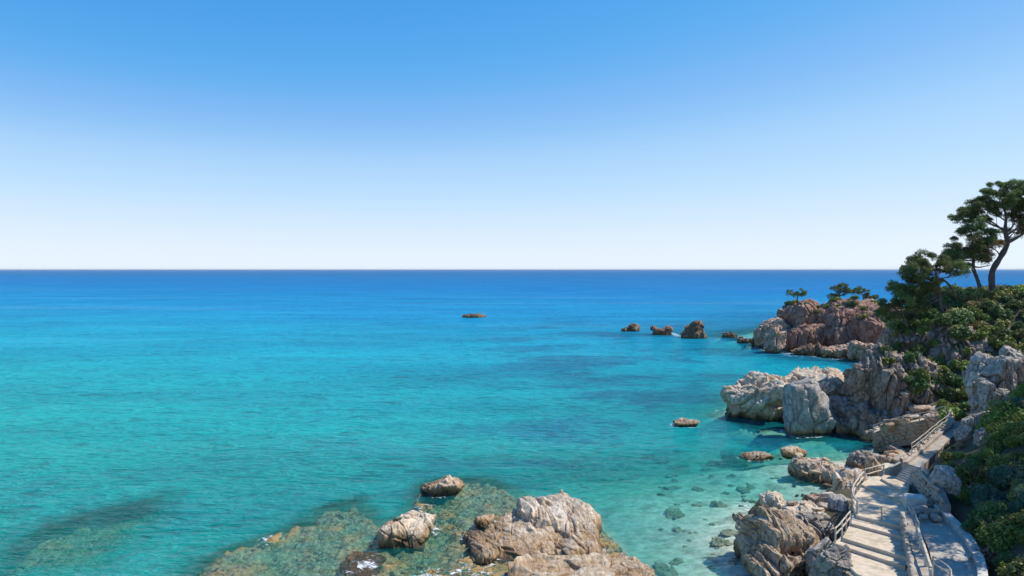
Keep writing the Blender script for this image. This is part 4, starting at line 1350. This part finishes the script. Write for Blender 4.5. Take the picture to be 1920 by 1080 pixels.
pine('lower pine with brown tinged crown standing left of the tallest pine', 114,
     [(1838, 540, 0, .32), (1832, 522, 0, .28), (1825, 503, 0, .26), (1826, 485, 0, .22), (1830, 462, 0, .12)],
     [(1812, 456, 36, 14, 0, 2.6, .9, 0), (1798, 480, 22, 12, -.5, 2.2, .7, 0), (1838, 448, 30, 12, 0, 2.4, .95, 0), (1832, 425, 26, 12, .8, 2.2, 1, 0), (1855, 462, 22, 12, 0, 2, .8, 1), (1792, 496, 20, 8, 0, 1.8, .6, 0),
      (1815, 478, 24, 9, .6, 2, .75, 0), (1843, 480, 24, 8, .3, 2, .7, 1)], 12, G,
     stubs=[[(1826, 500, 0, .14), (1838, 501, 0, .1), (1855, 497, 0, .05)]])
pine('leaning pine sweeping down the seaward side of the cliff', 108,
     [(1769, 592, 0, .26), (1763, 565, 0, .24), (1760, 540, 0, .22), (1755, 512, 0, .16)],
     [(1745, 495, 32, 12, 0, 2.6, 1, 0), (1722, 512, 28, 14, 0, 2.6, .9, 0), (1706, 535, 28, 16, 0, 2.6, .7, 0), (1692, 560, 26, 16, -.4, 2.6, .5, 0), (1672, 582, 24, 13, -.5, 2.4, .4, 0), (1775, 498, 26, 8, 0, 2.2, .95, 0),
      (1735, 535, 24, 14, .6, 2.4, .7, 0), (1712, 570, 24, 14, .5, 2.4, .4, 0), (1790, 508, 22, 8, 0, 1.6, .9, 0)], 13, G, dens=1.25,
     stubs=[[(1792, 556, 0, .2), (1782, 537, 0, .17), (1768, 524, 0, .14), (1757, 522, 0, .1)], [(1764, 558, 0, .1), (1745, 546, 0, .07), (1722, 548, 0, .04)], [(1702, 612, -2, .16), (1694, 595, -1.5, .13), (1690, 578, -1, .08)]])
HG = 'small pines on the headland'
pine('small umbrella pine on the seaward end of the headland', 210, [(1497, 580, 0, .26), (1495, 568, 0, .22), (1495, 556, 0, .15)], [(1495, 550, 15, 4.5, 0, 2.4, 1, 0)], 21, HG, clump_r=(.5, .95), leaf=(.55, .16), nper=150, dens=2.0)
pine('rounded dark pine in the middle of the headland crest', 212, [(1572, 575, 0, .3), (1572, 562, 0, .25), (1574, 548, 0, .15)],
     [(1575, 541, 14, 5, 0, 2.6, 1, 0), (1562, 553, 8, 4, 0, 2, .5, 0), (1586, 547, 7, 4, 0, 2, .7, 0)], 22, HG, clump_r=(.5, .95), leaf=(.55, .16), nper=150, dens=2.0)
pine('broad olive pine on the landward side of the headland', 212, [(1620, 578, 0, .3), (1620, 565, 0, .25), (1618, 555, 0, .15)],
     [(1614, 548, 14, 5, 0, 2.6, 1, 0), (1633, 557, 10, 4, 0, 2, .8, 0)], 23, HG, clump_r=(.5, .95), leaf=(.55, .16), nper=150, dens=2.0)

# pines just outside the right edge, whose shade lies over the ramp and the landing
def side_pine(x, y, hgt, seed, label):
    z = float(land_z(np.array([x]), np.array([y]))[0])
    px, py = proj(x, y, z)
    k = FPX / y
    top = py - hgt * k
    r = hgt * .3 * k
    pine(label, y, [(px, py + 6, 0, .3), (px + .05 * r, py - .45 * hgt * k, .2, .22), (px - .05 * r, top + .3 * r, 0, .1)],
         [(px, top + .3 * r, r * .8, r * .35, 0, hgt * .22, 1, 0), (px - .5 * r, top + .7 * r, r * .6, r * .3, .6, hgt * .18, .8, 0), (px + .5 * r, top + .75 * r, r * .6, r * .3, -.6, hgt * .18, .8, 0)],
         seed, 'pines on the slope beyond the right edge', nper=240, leaf=(.4, .12))
SP = [(39.4, 48.6, 10.5), (44.5, 53.6, 13), (46.5, 56.6, 14), (49, 60.2, 14.5), (53.5, 65, 12)]
for k, (x, y, h) in enumerate(SP):
    side_pine(x, y, h, 31 + k, 'green pine on the slope beyond the right edge, casting shade over the path')

# ------------------------------------------------------------------ sea air
h = 75000.0
zb, zt = -60.0, 42.0
V = [(x, y, z) for z in (zb, zt) for x, y in ((-h, -h), (h, -h), (h, h), (-h, h))]
Fc = [(3, 2, 1, 0), (4, 5, 6, 7), (0, 1, 5, 4), (1, 2, 6, 5), (2, 3, 7, 6), (3, 0, 4, 7)]
m, t = new_mat('sea_air')
N = NT(t)
vol = N.n('ShaderNodeVolumePrincipled')
vol.inputs['Color'].default_value = (0.9, 0.95, 1.0, 1)
vol.inputs['Density'].default_value = 0.00002
N.l(vol.outputs[0], N.n('ShaderNodeOutputMaterial').inputs['Volume'])
o = obj('haze', V, Fc, m, origin=(0, 0, 0))
tag(o, kind='stuff')
